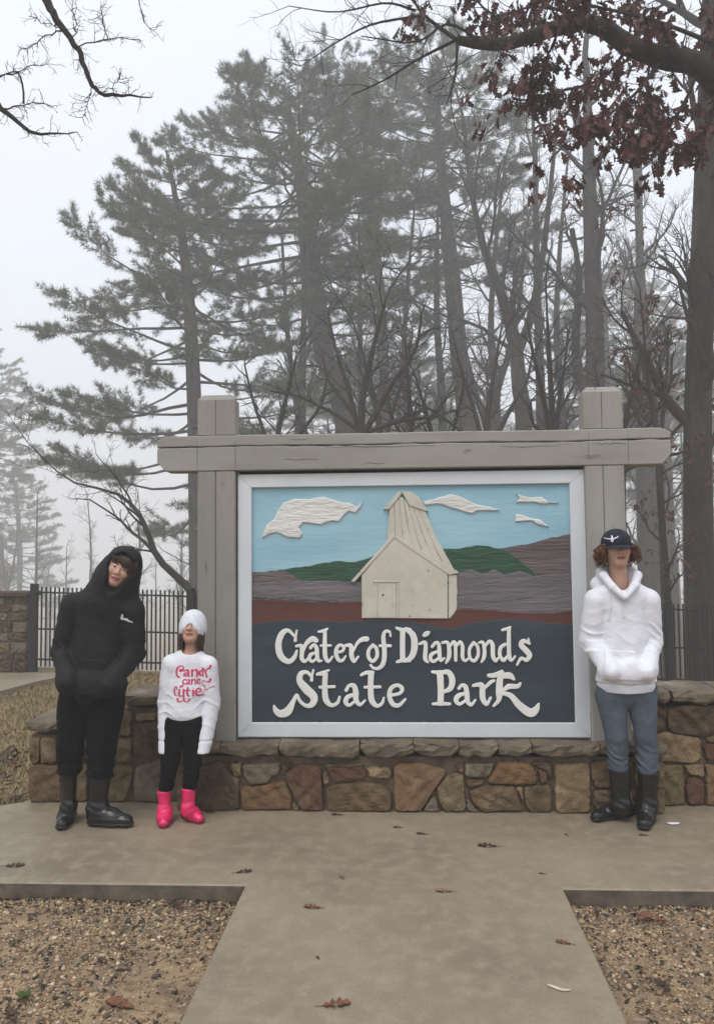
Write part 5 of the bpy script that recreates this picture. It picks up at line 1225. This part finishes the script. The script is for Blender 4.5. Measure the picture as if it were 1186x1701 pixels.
def pine(name, label, px, Y, wid, prof, seed, nprim=60, dead=0, needles=10, group=None, dens=.85):
    g = np.random.default_rng(seed); pts, w = trunk_from(px, Y, wid, 22); t = thing(name, label, 'tree', pts[0], group)
    k = Y / FPX; ztop, zbot = onY(593, prof[0][0], Y)[2], onY(593, prof[-1][0], Y)[2]
    zs_ = [onY(593, a, Y)[2] for a, b in prof][::-1]; ws_ = [b * k for a, b in prof][::-1]
    L = [(pts, w, 10)]; br = []; tuft = []
    at = lambda z: np.array([np.interp(z, pts[:, 2], pts[:, i]) for i in (0, 1)] + [z])
    for i in range(nprim):
        z = zbot + (ztop - zbot) * ((i + g.random()) / nprim) ** .78; s = at(min(z, pts[-1, 2])); half = np.interp(z, zs_, ws_)
        a = i * 2.4 + g.normal(0, .4); ln = half * g.uniform(.65, 1.05); frac = (z - zbot) / (ztop - zbot)
        d = np.array([math.cos(a), math.sin(a), -.10 + .42 * frac ** 2 + g.normal(0, .08)]); st = s - [0, 0, .25 * ln * max(0, .3 - frac)]
        p = walk(g, s, d, ln, 7, .07, .015); p[:, 2] -= .10 * ln * np.sin(np.linspace(0, 3.1, 7)) * (1 - frac)
        br.append((p, np.linspace(.012 + .011 * ln, .005, 7), 5)); hd = unit(p[-1] - p[0])
        for j in range(int((9 + 4.6 * ln) * dens)):
            u = .32 + .68 * g.random() ** .7; f = u * 6; b = min(5, int(f)); q = p[b] + (p[b + 1] - p[b]) * (f - b)
            side = unit(np.cross(hd, (0, 0, 1))) * g.choice([-1, 1]); dd = unit(hd * g.uniform(.3, .9) + side * g.uniform(.2, 1) + [0, 0, g.normal(.12, .15)])
            l2 = (.25 + .22 * ln) * (1.25 - .8 * u) * g.uniform(.6, 1.3); c = walk(g, q, dd, l2, 4, .12, .03); br.append((c, np.linspace(.008, .004, 4), 3))
            for h in range(int(4 + l2 * 8)):
                v = .25 + .75 * (h + g.random()) / (4 + l2 * 8); f = v * 3; b = min(2, int(f)); tuft.append((c[b] + (c[b + 1] - c[b]) * (f - b) + g.normal(0, .04, 3), unit(c[-1] - c[0] + [0, 0, .15])))
            tuft.append((c[-1], unit(c[-1] - c[-2] + [0, 0, .1])))
    for i in range(dead):
        z = zbot - g.random() * min(5.5, zbot - pts[0, 2] - 2); s = at(z); a = g.random() * 6.28
        grow(g, br, s, (math.cos(a), math.sin(a), g.uniform(-.15, .3)), g.uniform(1.2, 3.0), .03, 1, 2, (3, 4), .16, .0, .006)
    T = np.array([a for a, b in tuft]); Dr = np.array([b for a, b in tuft]); m = len(T)
    nd = Dr[:, None] * .75 + g.normal(0, .62, (m, needles, 3)); nd /= np.linalg.norm(nd, axis=2, keepdims=True)
    ln = g.uniform(.17, .32, (m, needles, 1)); wv = np.cross(nd, g.normal(0, 1, (m, needles, 3))); wv /= np.linalg.norm(wv, axis=2, keepdims=True)
    b0 = T[:, None] + nd * .02; V = np.stack([b0 - wv * .0108, b0 + wv * .0108, b0 + nd * ln], 2).reshape(-1, 3)
    Vt, Qt = tubes(L); add('trunk', Vt, Qt, m_barkp, t, True); Vt, Qt = tubes(br); add('branches', Vt, Qt, m_twig, t, True)
    add('crown', V, [np.arange(len(V)).reshape(-1, 3).astype(np.int32)], m_needle, t)
    return t
def copy_tree(root, loc, sc, rz, label=None, group=None):
    r = root.copy(); col.objects.link(r); r.location = loc; r.scale = (sc, sc, sc); r.rotation_euler = (0, 0, rz)
    if label: r['label'] = label
    if group: r['group'] = group
    elif 'group' in r: del r['group']
    for ch in root.children:
        c = ch.copy(); col.objects.link(c); c.parent = r
    return r
pB = pine('pine_tree', "pine with long drooping needled boughs reaching over the hooded person", [(326, 1000), (324, 800), (322, 640), (310, 450), (292, 330), (277, 250)], 34, [23, 22, 25, 18, 10, 4],
     [(243, 34), (270, 75), (310, 105), (380, 150), (430, 190), (520, 260), (600, 250), (700, 270), (800, 310), (870, 300)], 3, 76, 18)
pA = pine('pine_tree', "tall pine with thick leaning trunk rising behind the beam toward the child", [(590, 1000), (575, 710), (542, 600), (520, 480), (505, 330), (482, 200), (470, 142)], 37, [40, 38, 35, 38, 26, 14, 6],
     [(132, 70), (155, 115), (200, 175), (260, 230), (330, 280), (420, 300), (560, 220)], 5, 90, 50, dens=.68)
pC = pine('pine_tree', 'round-topped pine with straight trunk rising behind the painted mine tower', [(790, 1000), (775, 700), (763, 600), (750, 450), (735, 300), (722, 115)], 39, [35, 33, 30, 28, 18, 6],
     [(100, 85), (120, 120), (160, 150), (220, 185), (320, 200), (470, 150)], 8, 84, 50, dens=.66)
pE = pine('pine_tree', 'slimmer hazy pine standing between the leaning pine and the round-topped pine', [(640, 1000), (640, 700), (632, 500), (612, 300), (600, 170)], 47, [22, 20, 17, 12, 4], [(140, 90), (180, 140), (300, 170), (420, 170), (600, 110)], 12, 62, 24, dens=.6)
bare = {}
bare['r'] = bare_tree('bare_tree', 'thick dark bare trunk by the iron fence beyond the capped person', [(1166, 1160), (1160, 900), (1158, 700), (1164, 500), (1172, 250), (1178, 0)], 14.6, [50, 46, 43, 40, 34, 24], 21, 13, .42,
    extra=[([(1162, 640, 0), (1180, 610, .3), (1215, 540, .6), (1240, 420, 1)], 26)], ll=(2, 4))
bare['v'] = bare_tree('bare_tree', "straight dark bare tree forking behind the post cap above the capped person", [(985, 1000), (986, 700), (988, 580), (983, 420), (978, 300), (974, 120)], 26, [38, 34, 30, 27, 22, 12], 22, 12, .5,
    extra=[([(978, 660, 0), (960, 620, .1), (955, 560, .2), (962, 470, .4), (950, 380, .6)], 22), ([(995, 690, 0), (1030, 680, -.3), (1065, 655, -.5), (1095, 610, -.6), (1110, 540, -.6)], 18)])
bare['f'] = bare_tree('bare_tree', "bare forked tree behind the beam next to the straight dark forking tree", [(878, 1000), (870, 710), (862, 640), (856, 575), (836, 500), (802, 410), (780, 300), (770, 200)], 28, [28, 27, 26, 22, 17, 12, 8, 5], 23, 12, .45,
    extra=[([(858, 590, 0), (880, 530, .2), (900, 430, .4), (912, 330, .5), (925, 200, .6)], 17)])
bare['s'] = bare_tree('bare_tree', 'slender straight bare tree just beyond the forked one', [(900, 1000), (898, 700), (896, 600), (891, 450), (889, 300), (884, 180)], 31, [17, 16, 15, 12, 9, 5], 24, 12, .4, ll=(1.6, 3.2))
bare_tree('bare_tree', 'small crooked bare tree bending over the iron fence toward the hooded person', [(336, 1060), (322, 990), (298, 962), (262, 926), (244, 880), (226, 846), (190, 818), (120, 800), (70, 760)], 13.4, [16, 14, 12.5, 11, 9, 7, 5, 3, 2], 25, 8, .45, ll=(.6, 1.5), nch=(5, 4), mx=2,
    extra=[([(268, 930, 0), (240, 900, .2), (215, 880, .3), (196, 860, .3), (150, 830, .3)], 7)], up=.3, rmin=.004)
shrub = bare_tree('bare_tree', 'many-stemmed bare thicket tree just behind the middle of the beam', [(598, 1010), (600, 730), (604, 650), (622, 570), (640, 500)], 15.4, [14, 13, 11, 8, 4], 26, 9, .45, ll=(.9, 2.0), nch=(6, 4), mx=2, rmin=.004,
    extra=[([(600, 740, 0), (580, 650, .1), (560, 590, .2), (545, 520, .3)], 10), ([(600, 730, 0), (650, 640, -.1), (690, 580, -.2), (700, 520, -.3)], 11), ([(602, 720, 0), (560, 690, .2), (500, 660, .3), (450, 650, .4)], 8), ([(604, 720, 0), (660, 700, -.1), (720, 690, -.2), (740, 660, -.2)], 9)])
bare_tree('young_oak', "young oak with sparse russet leaves between the capped person's post and the thick trunk", [(1112, 1150), (1108, 980), (1098, 850), (1090, 740), (1075, 620), (1062, 480)], 13.3, [11, 10, 9, 8, 5, 2], 27, 14, .3, ll=(.7, 1.7), nch=(5, 4), mx=2, leaves=240, up=.2, rmin=.004)
bare['t1'] = bare_tree('bare_tree', "thin bare leaning tree just beyond the round-topped pine", [(830, 1000), (826, 700), (815, 560), (822, 420), (840, 260)], 35, [14, 13, 11, 8, 4], 28, 11, .35, ll=(1.6, 3.4))
bare['t2'] = bare_tree('bare_tree', "grey misty bare tree between the straight forking tree and the thick dark trunk", [(1072, 1050), (1066, 800), (1058, 600), (1062, 420), (1050, 220)], 38, [22, 20, 17, 13, 6], 29, 13, .3, ll=(2, 4.2))
for i, (px, Y, sc_, lb) in enumerate(((455, 16.5, .9, 'low bare thicket in front of the leaning pine trunk'), (690, 17.5, 1.0, 'low bare thicket between the leaning pine and the straight pine'), (735, 15.5, .8, 'thin bare thicket right behind the painted tower roof'), (925, 17, 1.05, 'bare thicket at the foot of the forked tree'), (1035, 16, .9, "bare thicket beside the post cap above the capped person"), (810, 19, 1.15, "bare thicket between the round-topped pine and the forked tree"), (1105, 18.5, 1.1, 'bare thicket in front of the thick dark trunk'), (640, 20, 1.2, 'misty thicket in front of the slim hazy pine'))):
    P = onY(px, 1000, Y); P[2] = float(terr(P[0], Y)) - .2; copy_tree(shrub, P, sc_, 1.3 * i + .5, lb)
G1 = 'bare trees fading into the mist behind the sign'; G2 = 'far pines fading into the mist'
gb = np.random.default_rng(91); keys = ['v', 'f', 's', 't1', 't2']
spots = [(420, 26), (500, 24), (600, 27), (680, 23), (740, 28), (350, 30), (810, 25), (1010, 26), (940, 24), (1090, 28), (1120, 34), (1020, 38), (940, 33), (1180, 40), (1090, 46), (860, 40), (910, 48), (700, 36), (660, 44), (1140, 55), (990, 58), (560, 40), (780, 52), (450, 48), (390, 42), (1230, 36), (1290, 44), (60, 44), (150, 50), (230, 46), (300, 56), (10, 52), (110, 62), (200, 66), (-60, 48), (-120, 58), (350, 66), (260, 75), (80, 78), (520, 62), (830, 64), (1060, 66), (740, 70), (1200, 72), (620, 74), (960, 80), (-30, 74), (170, 84)]
for i, (px, Y) in enumerate(spots):
    Y = Y * 1.3 + 4; P = onY(px, 1000, Y); P[2] = float(terr(P[0], Y)) - .2; right = px > 480
    copy_tree(bare[keys[i % 5]], P, (gb.uniform(.8, 1.05) if right else gb.uniform(.5, .7)), gb.random() * 6.28, *(('bare tree fading to grey in the mist behind the sign and the capped person', G1) if right else ('short pale bare tree in the mist beyond the fence behind the hooded person', 'pale bare trees beyond the fence behind the hooded person')))
for i, (px, Y, s, src) in enumerate(((0, 84, 1.1, pC), (34, 104, 1.15, pB), (-110, 88, 1.3, pC), (1030, 66, 1.15, pC), (915, 74, 1.2, pB), (1120, 78, 1.2, pA), (1210, 64, 1.1, pC), (700, 74, 1.1, pA), (560, 80, 1.1, pC), (-180, 64, 1.2, pA), (1320, 74, 1.2, pB), (820, 90, 1.2, pA))):
    P = onY(px, 1000, Y); P[2] = float(terr(P[0], Y)) - .3
    copy_tree(src, P, s, gb.random() * 6.28, 'pine fading to pale grey in the mist beyond the front trees', G2)

# near oak reaching in from the right, its trunk out of view
def line3(pts, Y, n=12): return spline([onY(a, b, Y + d) for a, b, d in pts], n)
def near_oak():
    Y = 7.6; g = np.random.default_rng(55); k = Y / FPX
    limb = line3([(1290, 330, .4), (1225, 190, .2), (1165, 112, 0), (1100, 96, 0), (1045, 76, 0), (992, 42, -.1), (930, 45, -.1), (860, 68, -.1), (805, 74, 0), (758, 66, 0)], Y, 30)
    root = limb[0]; tb = np.array([root[0] + .75, root[1] + .3, 0.]); tb[2] = float(terr(tb[0], tb[1])) - .3
    t = thing('oak_tree', 'near oak limb hung with clusters of russet leaves overhead', 'tree', tb)
    tr = spline([tb, tb + [.05, 0, 1.5], tb + [-.1, 0, 3.2], tb + [0, .1, 5.5], tb + [.3, .2, 9]], 16)
    sub = [([(1165, 112, 0), (1185, 60, .1), (1190, 20, .2), (1200, -60, .3)], 22, 1), ([(1100, 96, 0), (1060, 150, -.2), (1010, 190, -.3), (945, 215, -.4)], 7, 1), ([(1045, 76, 0), (1000, 130, .1), (930, 152, .2), (868, 172, .3)], 7, 1),
           ([(1160, 115, 0), (1125, 190, -.1), (1065, 226, -.2), (1008, 245, -.2)], 7, 1), ([(1190, 140, 0), (1178, 200, -.1), (1150, 232, -.2), (1120, 245, -.2)], 6, 1), ([(992, 42, 0), (935, 18, .1), (880, 12, .2), (830, 30, .3)], 8, 1),
           ([(860, 68, 0), (832, 34, 0), (800, 10, .1), (770, -30, .1)], 7, .5), ([(1180, 70, 0), (1085, 34, -.3), (985, 10, -.4), (900, -12, -.5)], 8, 1), ([(758, 66, 0), (705, 26, .1), (688, 4, .2), (650, -40, .3)], 8, .2),
           ([(758, 66, 0), (695, 98, .1), (640, 132, .2), (585, 158, .3)], 6, 0), ([(760, 68, 0), (755, 130, -.1), (742, 172, -.1)], 6, 0), ([(805, 74, 0), (745, 40, -.2), (690, 70, -.3), (600, 60, -.4)], 6, 0), ([(700, 26, .1), (620, 40, .2), (560, 70, .3), (500, 110, .3)], 5, 0),
           ([(1225, 190, .2), (1215, 120, .4), (1230, 20, .6)], 20, 1), ([(1140, 105, 0), (1110, 60, .2), (1060, 30, .3), (1040, -10, .3)], 9, 1), ([(930, 45, 0), (905, 100, .1), (880, 130, .1)], 5, 1), ([(1080, 90, 0), (1075, 150, .2), (1090, 200, .3)], 5, 1), ([(690, 17.5, .2), (640, 5, .3), (560, 20, .4), (480, 10, .5)], 5, 0)]
    L = [(tr, np.linspace(.30, .12, 16), 12), (limb, np.linspace(46, 15, 30) * k / 2, 9), (spline([tr[7], (tr[7] + limb[0]) / 2 - [0, 0, .1], limb[0]], 8), np.linspace(.15, 25 * k, 8), 9)]
    out = []; pos = []
    for pts, w, lf in sub:
        q = line3(pts, Y, 12); L.append((q, np.linspace(w, w * .3, 12) * k / 2, 5)); n0 = len(out)
        for i in range(11):
            j = g.integers(3, 12); grow(g, out, q[j], perp_dir(g, unit(q[j] - q[j - 1]), g.uniform(.4, 1.1)), g.uniform(.25, .6), .005, 1, 2, (4, 4), .18, -.02 if lf else .02, .0018)
        if lf:
            for o in out[n0:]:
                if g.random() < .5 * lf: pos += [o[0][-1] + g.normal(0, .03, 3) for _ in range(g.integers(2, 5))]
            for i in range(int(13 * lf)): c = q[g.integers(2, 12)]; pos += [c + g.normal(0, .06, 3) * [1, 1, .8] - [0, 0, .03] for _ in range(6)]
    for i in range(16):
        j = g.integers(8, 29); grow(g, out, limb[j], perp_dir(g, unit(limb[j] - limb[j - 1]), g.uniform(.6, 1.3)), g.uniform(.3, .7), .007, 1, 2, (4, 4), .18, 0, .0018)
        if j < 22: pos += [out[-1][0][-1] + g.normal(0, .05, 3) for _ in range(3)]
    V, Q = tubes(L); add('trunk', V, Q, m_bark, t, True); V, Q = tubes(out); add('twigs', V, Q, m_twig, t, True, kind='stuff')
    V, F = leafset(g, pos, .135); add('leaves', V, F, m_oakleaf, t, kind='stuff')
near_oak()
def near_bare():
    Y = 5.6; g = np.random.default_rng(66); k = Y / FPX
    main = line3([(-60, -330, .2), (20, -140, .1), (72, -12, 0), (88, 22, 0), (106, 48, 0), (128, 78, 0), (138, 104, 0), (154, 140, 0), (170, 155, 0), (206, 158, 0), (252, 162, 0)], Y, 28)
    low = line3([(-420, -60, .2), (-160, 90, .1), (-20, 165, 0), (8, 184, 0), (40, 210, 0), (76, 223, 0), (128, 219, 0)], Y, 22)
    main[4:-1] += g.normal(0, .0055, main[4:-1].shape); low[4:-1] += g.normal(0, .0055, low[4:-1].shape)
    tb = np.array([main[0][0] - 1.6, Y + .2, -.1]); t = thing('bare_tree', 'near bare oak twigs with knobbly buds hanging into the sky overhead', 'tree', tb)
    tr = spline([tb - [0, 0, .2], tb + [.1, 0, 2], tb + [0, 0, 4.3], tb + [.2, .1, 7.5]], 14)
    L = [(tr, np.linspace(.24, .09, 14), 12), (main, np.interp(np.linspace(0, 1, 28), [0, .4, .6, .85, 1], [20, 11, 9, 6, 2]) * k / 2, 7), (low, np.interp(np.linspace(0, 1, 22), [0, .5, .8, 1], [18, 9, 5, 1.5]) * k / 2, 7),
         (spline([tr[10], main[0]], 5), np.full(5, 10 * k), 7), (spline([tr[7], low[0]], 5), np.full(5, 9 * k), 7)]
    out = []
    for pts, w in (([(130, 78, 0), (168, 68, 0), (195, 64, 0), (232, 65, 0)], 3), ([(108, 52, 0), (80, 56, .1), (60, 75, .1), (38, 80, .1)], 3), ([(8, 182, 0), (28, 176, 0), (48, 172, 0), (88, 177, 0)], 3.5), ([(40, 172, .0), (38, 140, .05), (30, 120, .1), (10, 125, .1), (-10, 132, .1)], 4), ([(154, 140, 0), (148, 170, 0), (138, 195, 0)], 2),
                   ([(-10, 130, .1), (30, 118, .1), (48, 112, .1), (78, 106, .1)], 3), ([(120, 70, 0), (128, 40, .1), (120, 15, .1)], 2.5), ([(100, 45, 0), (85, 42, 0), (52, 28, 0)], 2), ([(170, 156, 0), (190, 140, 0), (202, 132, 0)], 2), ([(58, -40, 0), (140, -70, .1), (215, -50, .2), (232, 10, .2), (242, 42, .2), (254, 50, .2)], 2.5), ([(180, 66, 0), (172, 40, 0), (168, 15, .1)], 2)):
        q = line3(pts, Y, 9); q[1:-1] += g.normal(0, .006, (7, 3)); L.append((q, np.linspace(w, w * .5, 9) * k / 2, 4))
        for j in range(2, 9): 
            for _ in range(2): grow(g, out, q[j], perp_dir(g, unit(q[j] - q[j - 1]), g.uniform(.5, 1.2)), g.uniform(.05, .15), .0028, 1, 2, (2, 2), .2, .02, .0018)
    for q, a in ((main, 9), (low, 9)):
        for j in range(a, len(q)):
            for _ in range(2): grow(g, out, q[j], perp_dir(g, unit(q[j] - q[j - 1]), g.uniform(.6, 1.3)), g.uniform(.03, .16), .003, 1, 2, (2, 2), .2, .02, .0018)
    V, Q = tubes(L); add('trunk', V, Q, m_bark, t, True); V, Q = tubes(out); add('twigs', V, Q, m_twig, t, True, kind='stuff')
near_bare()

# ================================================================== FALLEN LEAVES AND BITS
def ground_leaf(px, py, size, ang, m, label, z=0.0, curl=.14):
    P = onZ(px, py, z); half = np.array([(0, 0), (.03, .1), (.14, .2), (.06, .28), (.24, .42), (.10, .50), (.28, .66), (.12, .74), (.16, .9), (0, 1.0)])
    o = np.vstack([half, half[::-1][1:-1] * [-1, 1]]); n = len(o); g = np.random.default_rng(int(px * 7 + py))
    c, s = math.cos(ang), math.sin(ang); xy = (o - [0, .5]) * size; zz = np.abs(o[:, 0]) * size * curl * 2 + size * curl * .5 * (o[:, 1] - .5) ** 2 + g.uniform(0, .08, n) * size * curl + .003
    top = np.stack([xy[:, 0] * c - xy[:, 1] * s + P[0], xy[:, 0] * s + xy[:, 1] * c + P[1], zz + z], 1)
    mid = np.stack([[P[0] - (t - .5) * size * s, P[1] + (t - .5) * size * c, z + .003 + size * curl * .4 * (t - .5) ** 2] for t in (0, .3, .6, 1)])
    V = np.vstack([top, [mid[1], mid[2]]]); F = []
    for i in range(n):
        j = (i + 1) % n; y = (o[i, 1] + o[j, 1]) / 2; F.append([i, j, n + (0 if y < .5 else 1)])
    F += [[0, n, n + 1]]
    V2 = np.vstack([V, V - [0, 0, .0012]]); mN = len(V); F2 = F + [[a + mN for a in f[::-1]] for f in F]
    stem = tubes([(np.array([mid[0], mid[0] + np.array([s, -c, 0]) * size * .12, mid[0] + np.array([s * 1.1, -c * .8, 0]) * size * .2]), np.array([.0016, .0012, .0008]), 4)])
    o_ = single('oak_leaf', *merge([(V2, F2), (stem[0], stem[1][0].tolist())]), m, label, 'leaf'); return o_
LV = [(558, 1670, .105, -1.35, m_deadleaf, "rust-orange oak leaf lying flat on the path, largest of those on the concrete"), (519, 1508, .08, 1.4, m_deadleaf, "reddish oak leaf on the path just short of the cross pavement"),
      (405, 1449, .085, -1.2, m_deadleaf2, "dark brown crumpled oak leaf on the pavement by the hooded person's bed corner"), (25, 1439, .10, -1.4, m_deadleaf2, 'dark rolled oak leaf on the pavement in front of the hooded person'),
      (738, 1481, .08, 1.5, m_deadleaf3, 'pale pinkish oak leaf in the worn strip of the path'), (936, 1567, .065, 1.2, m_deadleaf, "small red oak leaf near the pale stick, by the path edge"), (810, 1406, .11, 1.4, m_deadleaf2, 'long dark twisted leaf on the pavement in front of the wall'),
      (940, 1387, .03, .3, m_deadleaf, 'tiny brown leaf on the pavement beside the black boots'), (1068, 1388, .05, 1.5, m_deadleaf2, 'dark leaf fragment at the toe of the black boots'), (560, 1354, .07, 1.4, m_deadleaf2, 'dark oak leaf against the foot of the stone wall'),
      (350, 1350, .06, 1.2, m_deadleaf2, 'dark oak leaf at the wall foot beside the pink boots'), (528, 1592, .025, .6, m_deadleaf2, 'tiny black leaf scrap in the middle of the path'), (900, 1452, .03, 1.2, m_deadleaf2, "small dark scrap on the pavement by the capped person's gravel bed corner"), (568, 1458, .05, .4, m_deadleaf3, 'faded leaf skeleton beside the dark crumpled leaf'),
      (660, 1375, .05, 1.5, m_deadleaf2, 'small dark leaf on the pavement before the rust-coloured stone'), (700, 1386, .06, 1.3, m_deadleaf2, 'thin dark leaf on the pavement before the leaning stones')]
for a in LV: ground_leaf(*a)
for a in ((352, 1486, .12, 1.3, m_deadleaf, 'russet leaf lodged under the pavement edge by the path corner', -.062), (295, 1506, .10, .4, m_deadleaf2, 'dark leaf on the gravel below the pavement edge', -.06), (200, 1672, .13, 1.2, m_deadleaf, 'large reddish leaf on the gravel by the green sprig', -.055), (172, 1598, .07, .9, m_deadleaf2, 'purple-brown leaf in the middle of the sandy gravel', -.058),
          (1085, 1528, .13, 1.1, m_deadleaf, 'broad dark red leaf on the gravel beyond the path edge', -.06), (1100, 1640, .10, .2, m_deadleaf2, "dark curled leaf by the bent twig on the capped person's gravel bed", -.056), (1050, 1515, .08, 2.0, m_deadleaf2, 'dark leaf next to the broad red leaf', -.06), (90, 1480, .09, 1.5, m_deadleaf2, 'dark leaf tucked against the pavement riser', -.066), (20, 1690, .10, .7, m_deadleaf2, 'dark leaf beside the green sprig', -.055)):
    ground_leaf(*a, curl=.22)
def litter(n, x0, x1, y0, y1, seed, label, zf=None, sz=(.05, .10), ypow=1., mt=None):
    g = np.random.default_rng(seed); half = np.array([(0, 0), (.16, .2), (.08, .3), (.26, .5), (.12, .62), (.18, .85), (0, 1.)]); o = np.vstack([half, half[::-1][1:-1] * [-1, 1]]); k = len(o)
    x = x0 + (x1 - x0) * g.random(n); y = y1 - (y1 - y0) * g.random(n) ** ypow; a = g.random(n) * 6.28; s = g.uniform(*sz, n)[:, None]; z_ = terr(x, y) - .055 if zf is None else zf(x, y) + .006
    c, sn = np.cos(a)[:, None], np.sin(a)[:, None]; ox, oy = o[None, :, 0] * s, (o[None, :, 1] - .5) * s; tl = g.normal(0, .35, (n, 2))
    V = np.stack([x[:, None] + ox * c - oy * sn, y[:, None] + ox * sn + oy * c, z_[:, None] + ox * tl[:, :1] + oy * tl[:, 1:] + np.abs(ox) * .5], -1)
    F = np.array([[0, i, i + 1] for i in range(1, k - 1)]); ob = add('leaf_litter', V.reshape(-1, 3), [(np.arange(n)[:, None, None] * k + F[None]).reshape(-1, 3).astype(np.int32)], mt or (m_deadleaf2 if seed % 2 else m_deadleaf), kind='stuff')
    ob['label'] = label; ob['category'] = 'leaves'
litter(420, -4.6, -2.42, 4.75, 6.8, 1, 'dark brown leaf litter beside the low end of the stone wall'); litter(150, -5.0, -2.42, 4.9, 9.0, 2, 'scattered rust-coloured leaves on the dry grass beside the stone wall')
m_mulch = mat('wet_leaf_mulch', (.055, .036, .024), (.03, .021, .016), 30, .55)
litter(900, -2.3, PX0 - .02, 2.2, PYF - .012, 11, 'dark wet leaf fragments in the gravel on the hooded person\'s side', zb, (.008, .032), 2.2, m_mulch); litter(700, PX1 + .02, 2.0, 2.2, PYF - .012, 13, 'dark wet leaf fragments in the gravel on the capped person\'s side', zb, (.008, .032), 1.6, m_mulch)
def scrap(name, px, mt, label, cat, z=0., w=.006, h=.003):
    P = [onZ(a, b, z) + [0, 0, h] for a, b in px]; q = spline(P, 9); V, Q = tubes([(q, np.array([.4, .9, 1, 1.1, 1, .9, 1, .8, .3]) * w, 6)]); V[:, 2] = z + .0008 + (V[:, 2] - V[:, 2].min()) * .5
    single(name, V, Q[0].tolist(), mt, label, cat)
m_bone = mat('bleached_wood', (.55, .50, .40), (.45, .40, .31), 60, .8)
scrap('stick', [(908, 1637), (922, 1642), (934, 1646), (948, 1646)], m_bone, 'pale bleached stick lying on the path', 'stick', w=.007)
scrap('paper_scrap', [(1108, 1369), (1118, 1370), (1128, 1369)], m_logo, 'white paper scrap on the pavement beside the black boots', 'litter', w=.012)
for a, lb in (([(262, 1600), (280, 1588), (292, 1582)], 'thin dark twig by the purple-brown leaf'), ([(320, 1552), (345, 1546), (360, 1540)], 'thin twig on the gravel below the path corner'), ([(1085, 1625), (1100, 1636), (1118, 1640)], 'bent twig by the dark curled leaf'), ([(180, 1635), (190, 1622), (196, 1616)], 'short twig above the large reddish leaf')):
    scrap('twig', a, m_twig, lb, 'twig', -.054, .0025, .006)
def sprig():
    g = np.random.default_rng(3); P = onZ(42, 1658, -.055); L = []
    for i in range(34): a = g.random() * 6.28; l = g.uniform(.015, .035); L.append((np.array([P + g.normal(0, .008, 3) * [1, 1, 0], P + [math.cos(a) * l * .5, math.sin(a) * l * .5, l * .6], P + [math.cos(a) * l, math.sin(a) * l, l * .7]]), np.array([.0018, .0022, .0004]), 4))
    V, Q = tubes(L); single('grass_sprig', V, Q[0].tolist(), mat('fresh_green', (.09, .14, .03), (.06, .10, .02), 40, .7), 'small fresh green sprig growing in the gravel', 'plant')
sprig()

# ================================================================== MIST
V, F = box(-262, 262, -62, 302, float(ZZ.min()) - 1.0, 34.0)
hz = add('haze', V, F, bpy.data.materials.new('haze'), kind='stuff')
hm = hz.data.materials[0]; hm.use_nodes = True; n = hm.node_tree; n.nodes.clear()
ho = n.nodes.new('ShaderNodeOutputMaterial'); pv = n.nodes.new('ShaderNodeVolumePrincipled')
pv.inputs['Color'].default_value = (.985, .985, .985, 1); pv.inputs['Density'].default_value = 0.0062; pv.inputs['Anisotropy'].default_value = 0.15
pv.inputs['Density Attribute'].default_value = ''; pv.inputs['Color Attribute'].default_value = ''; pv.inputs['Temperature Attribute'].default_value = ''
n.links.new(pv.outputs[0], ho.inputs['Volume'])
hz['label'] = 'pale mist lying over the whole park'; hz['category'] = 'mist'
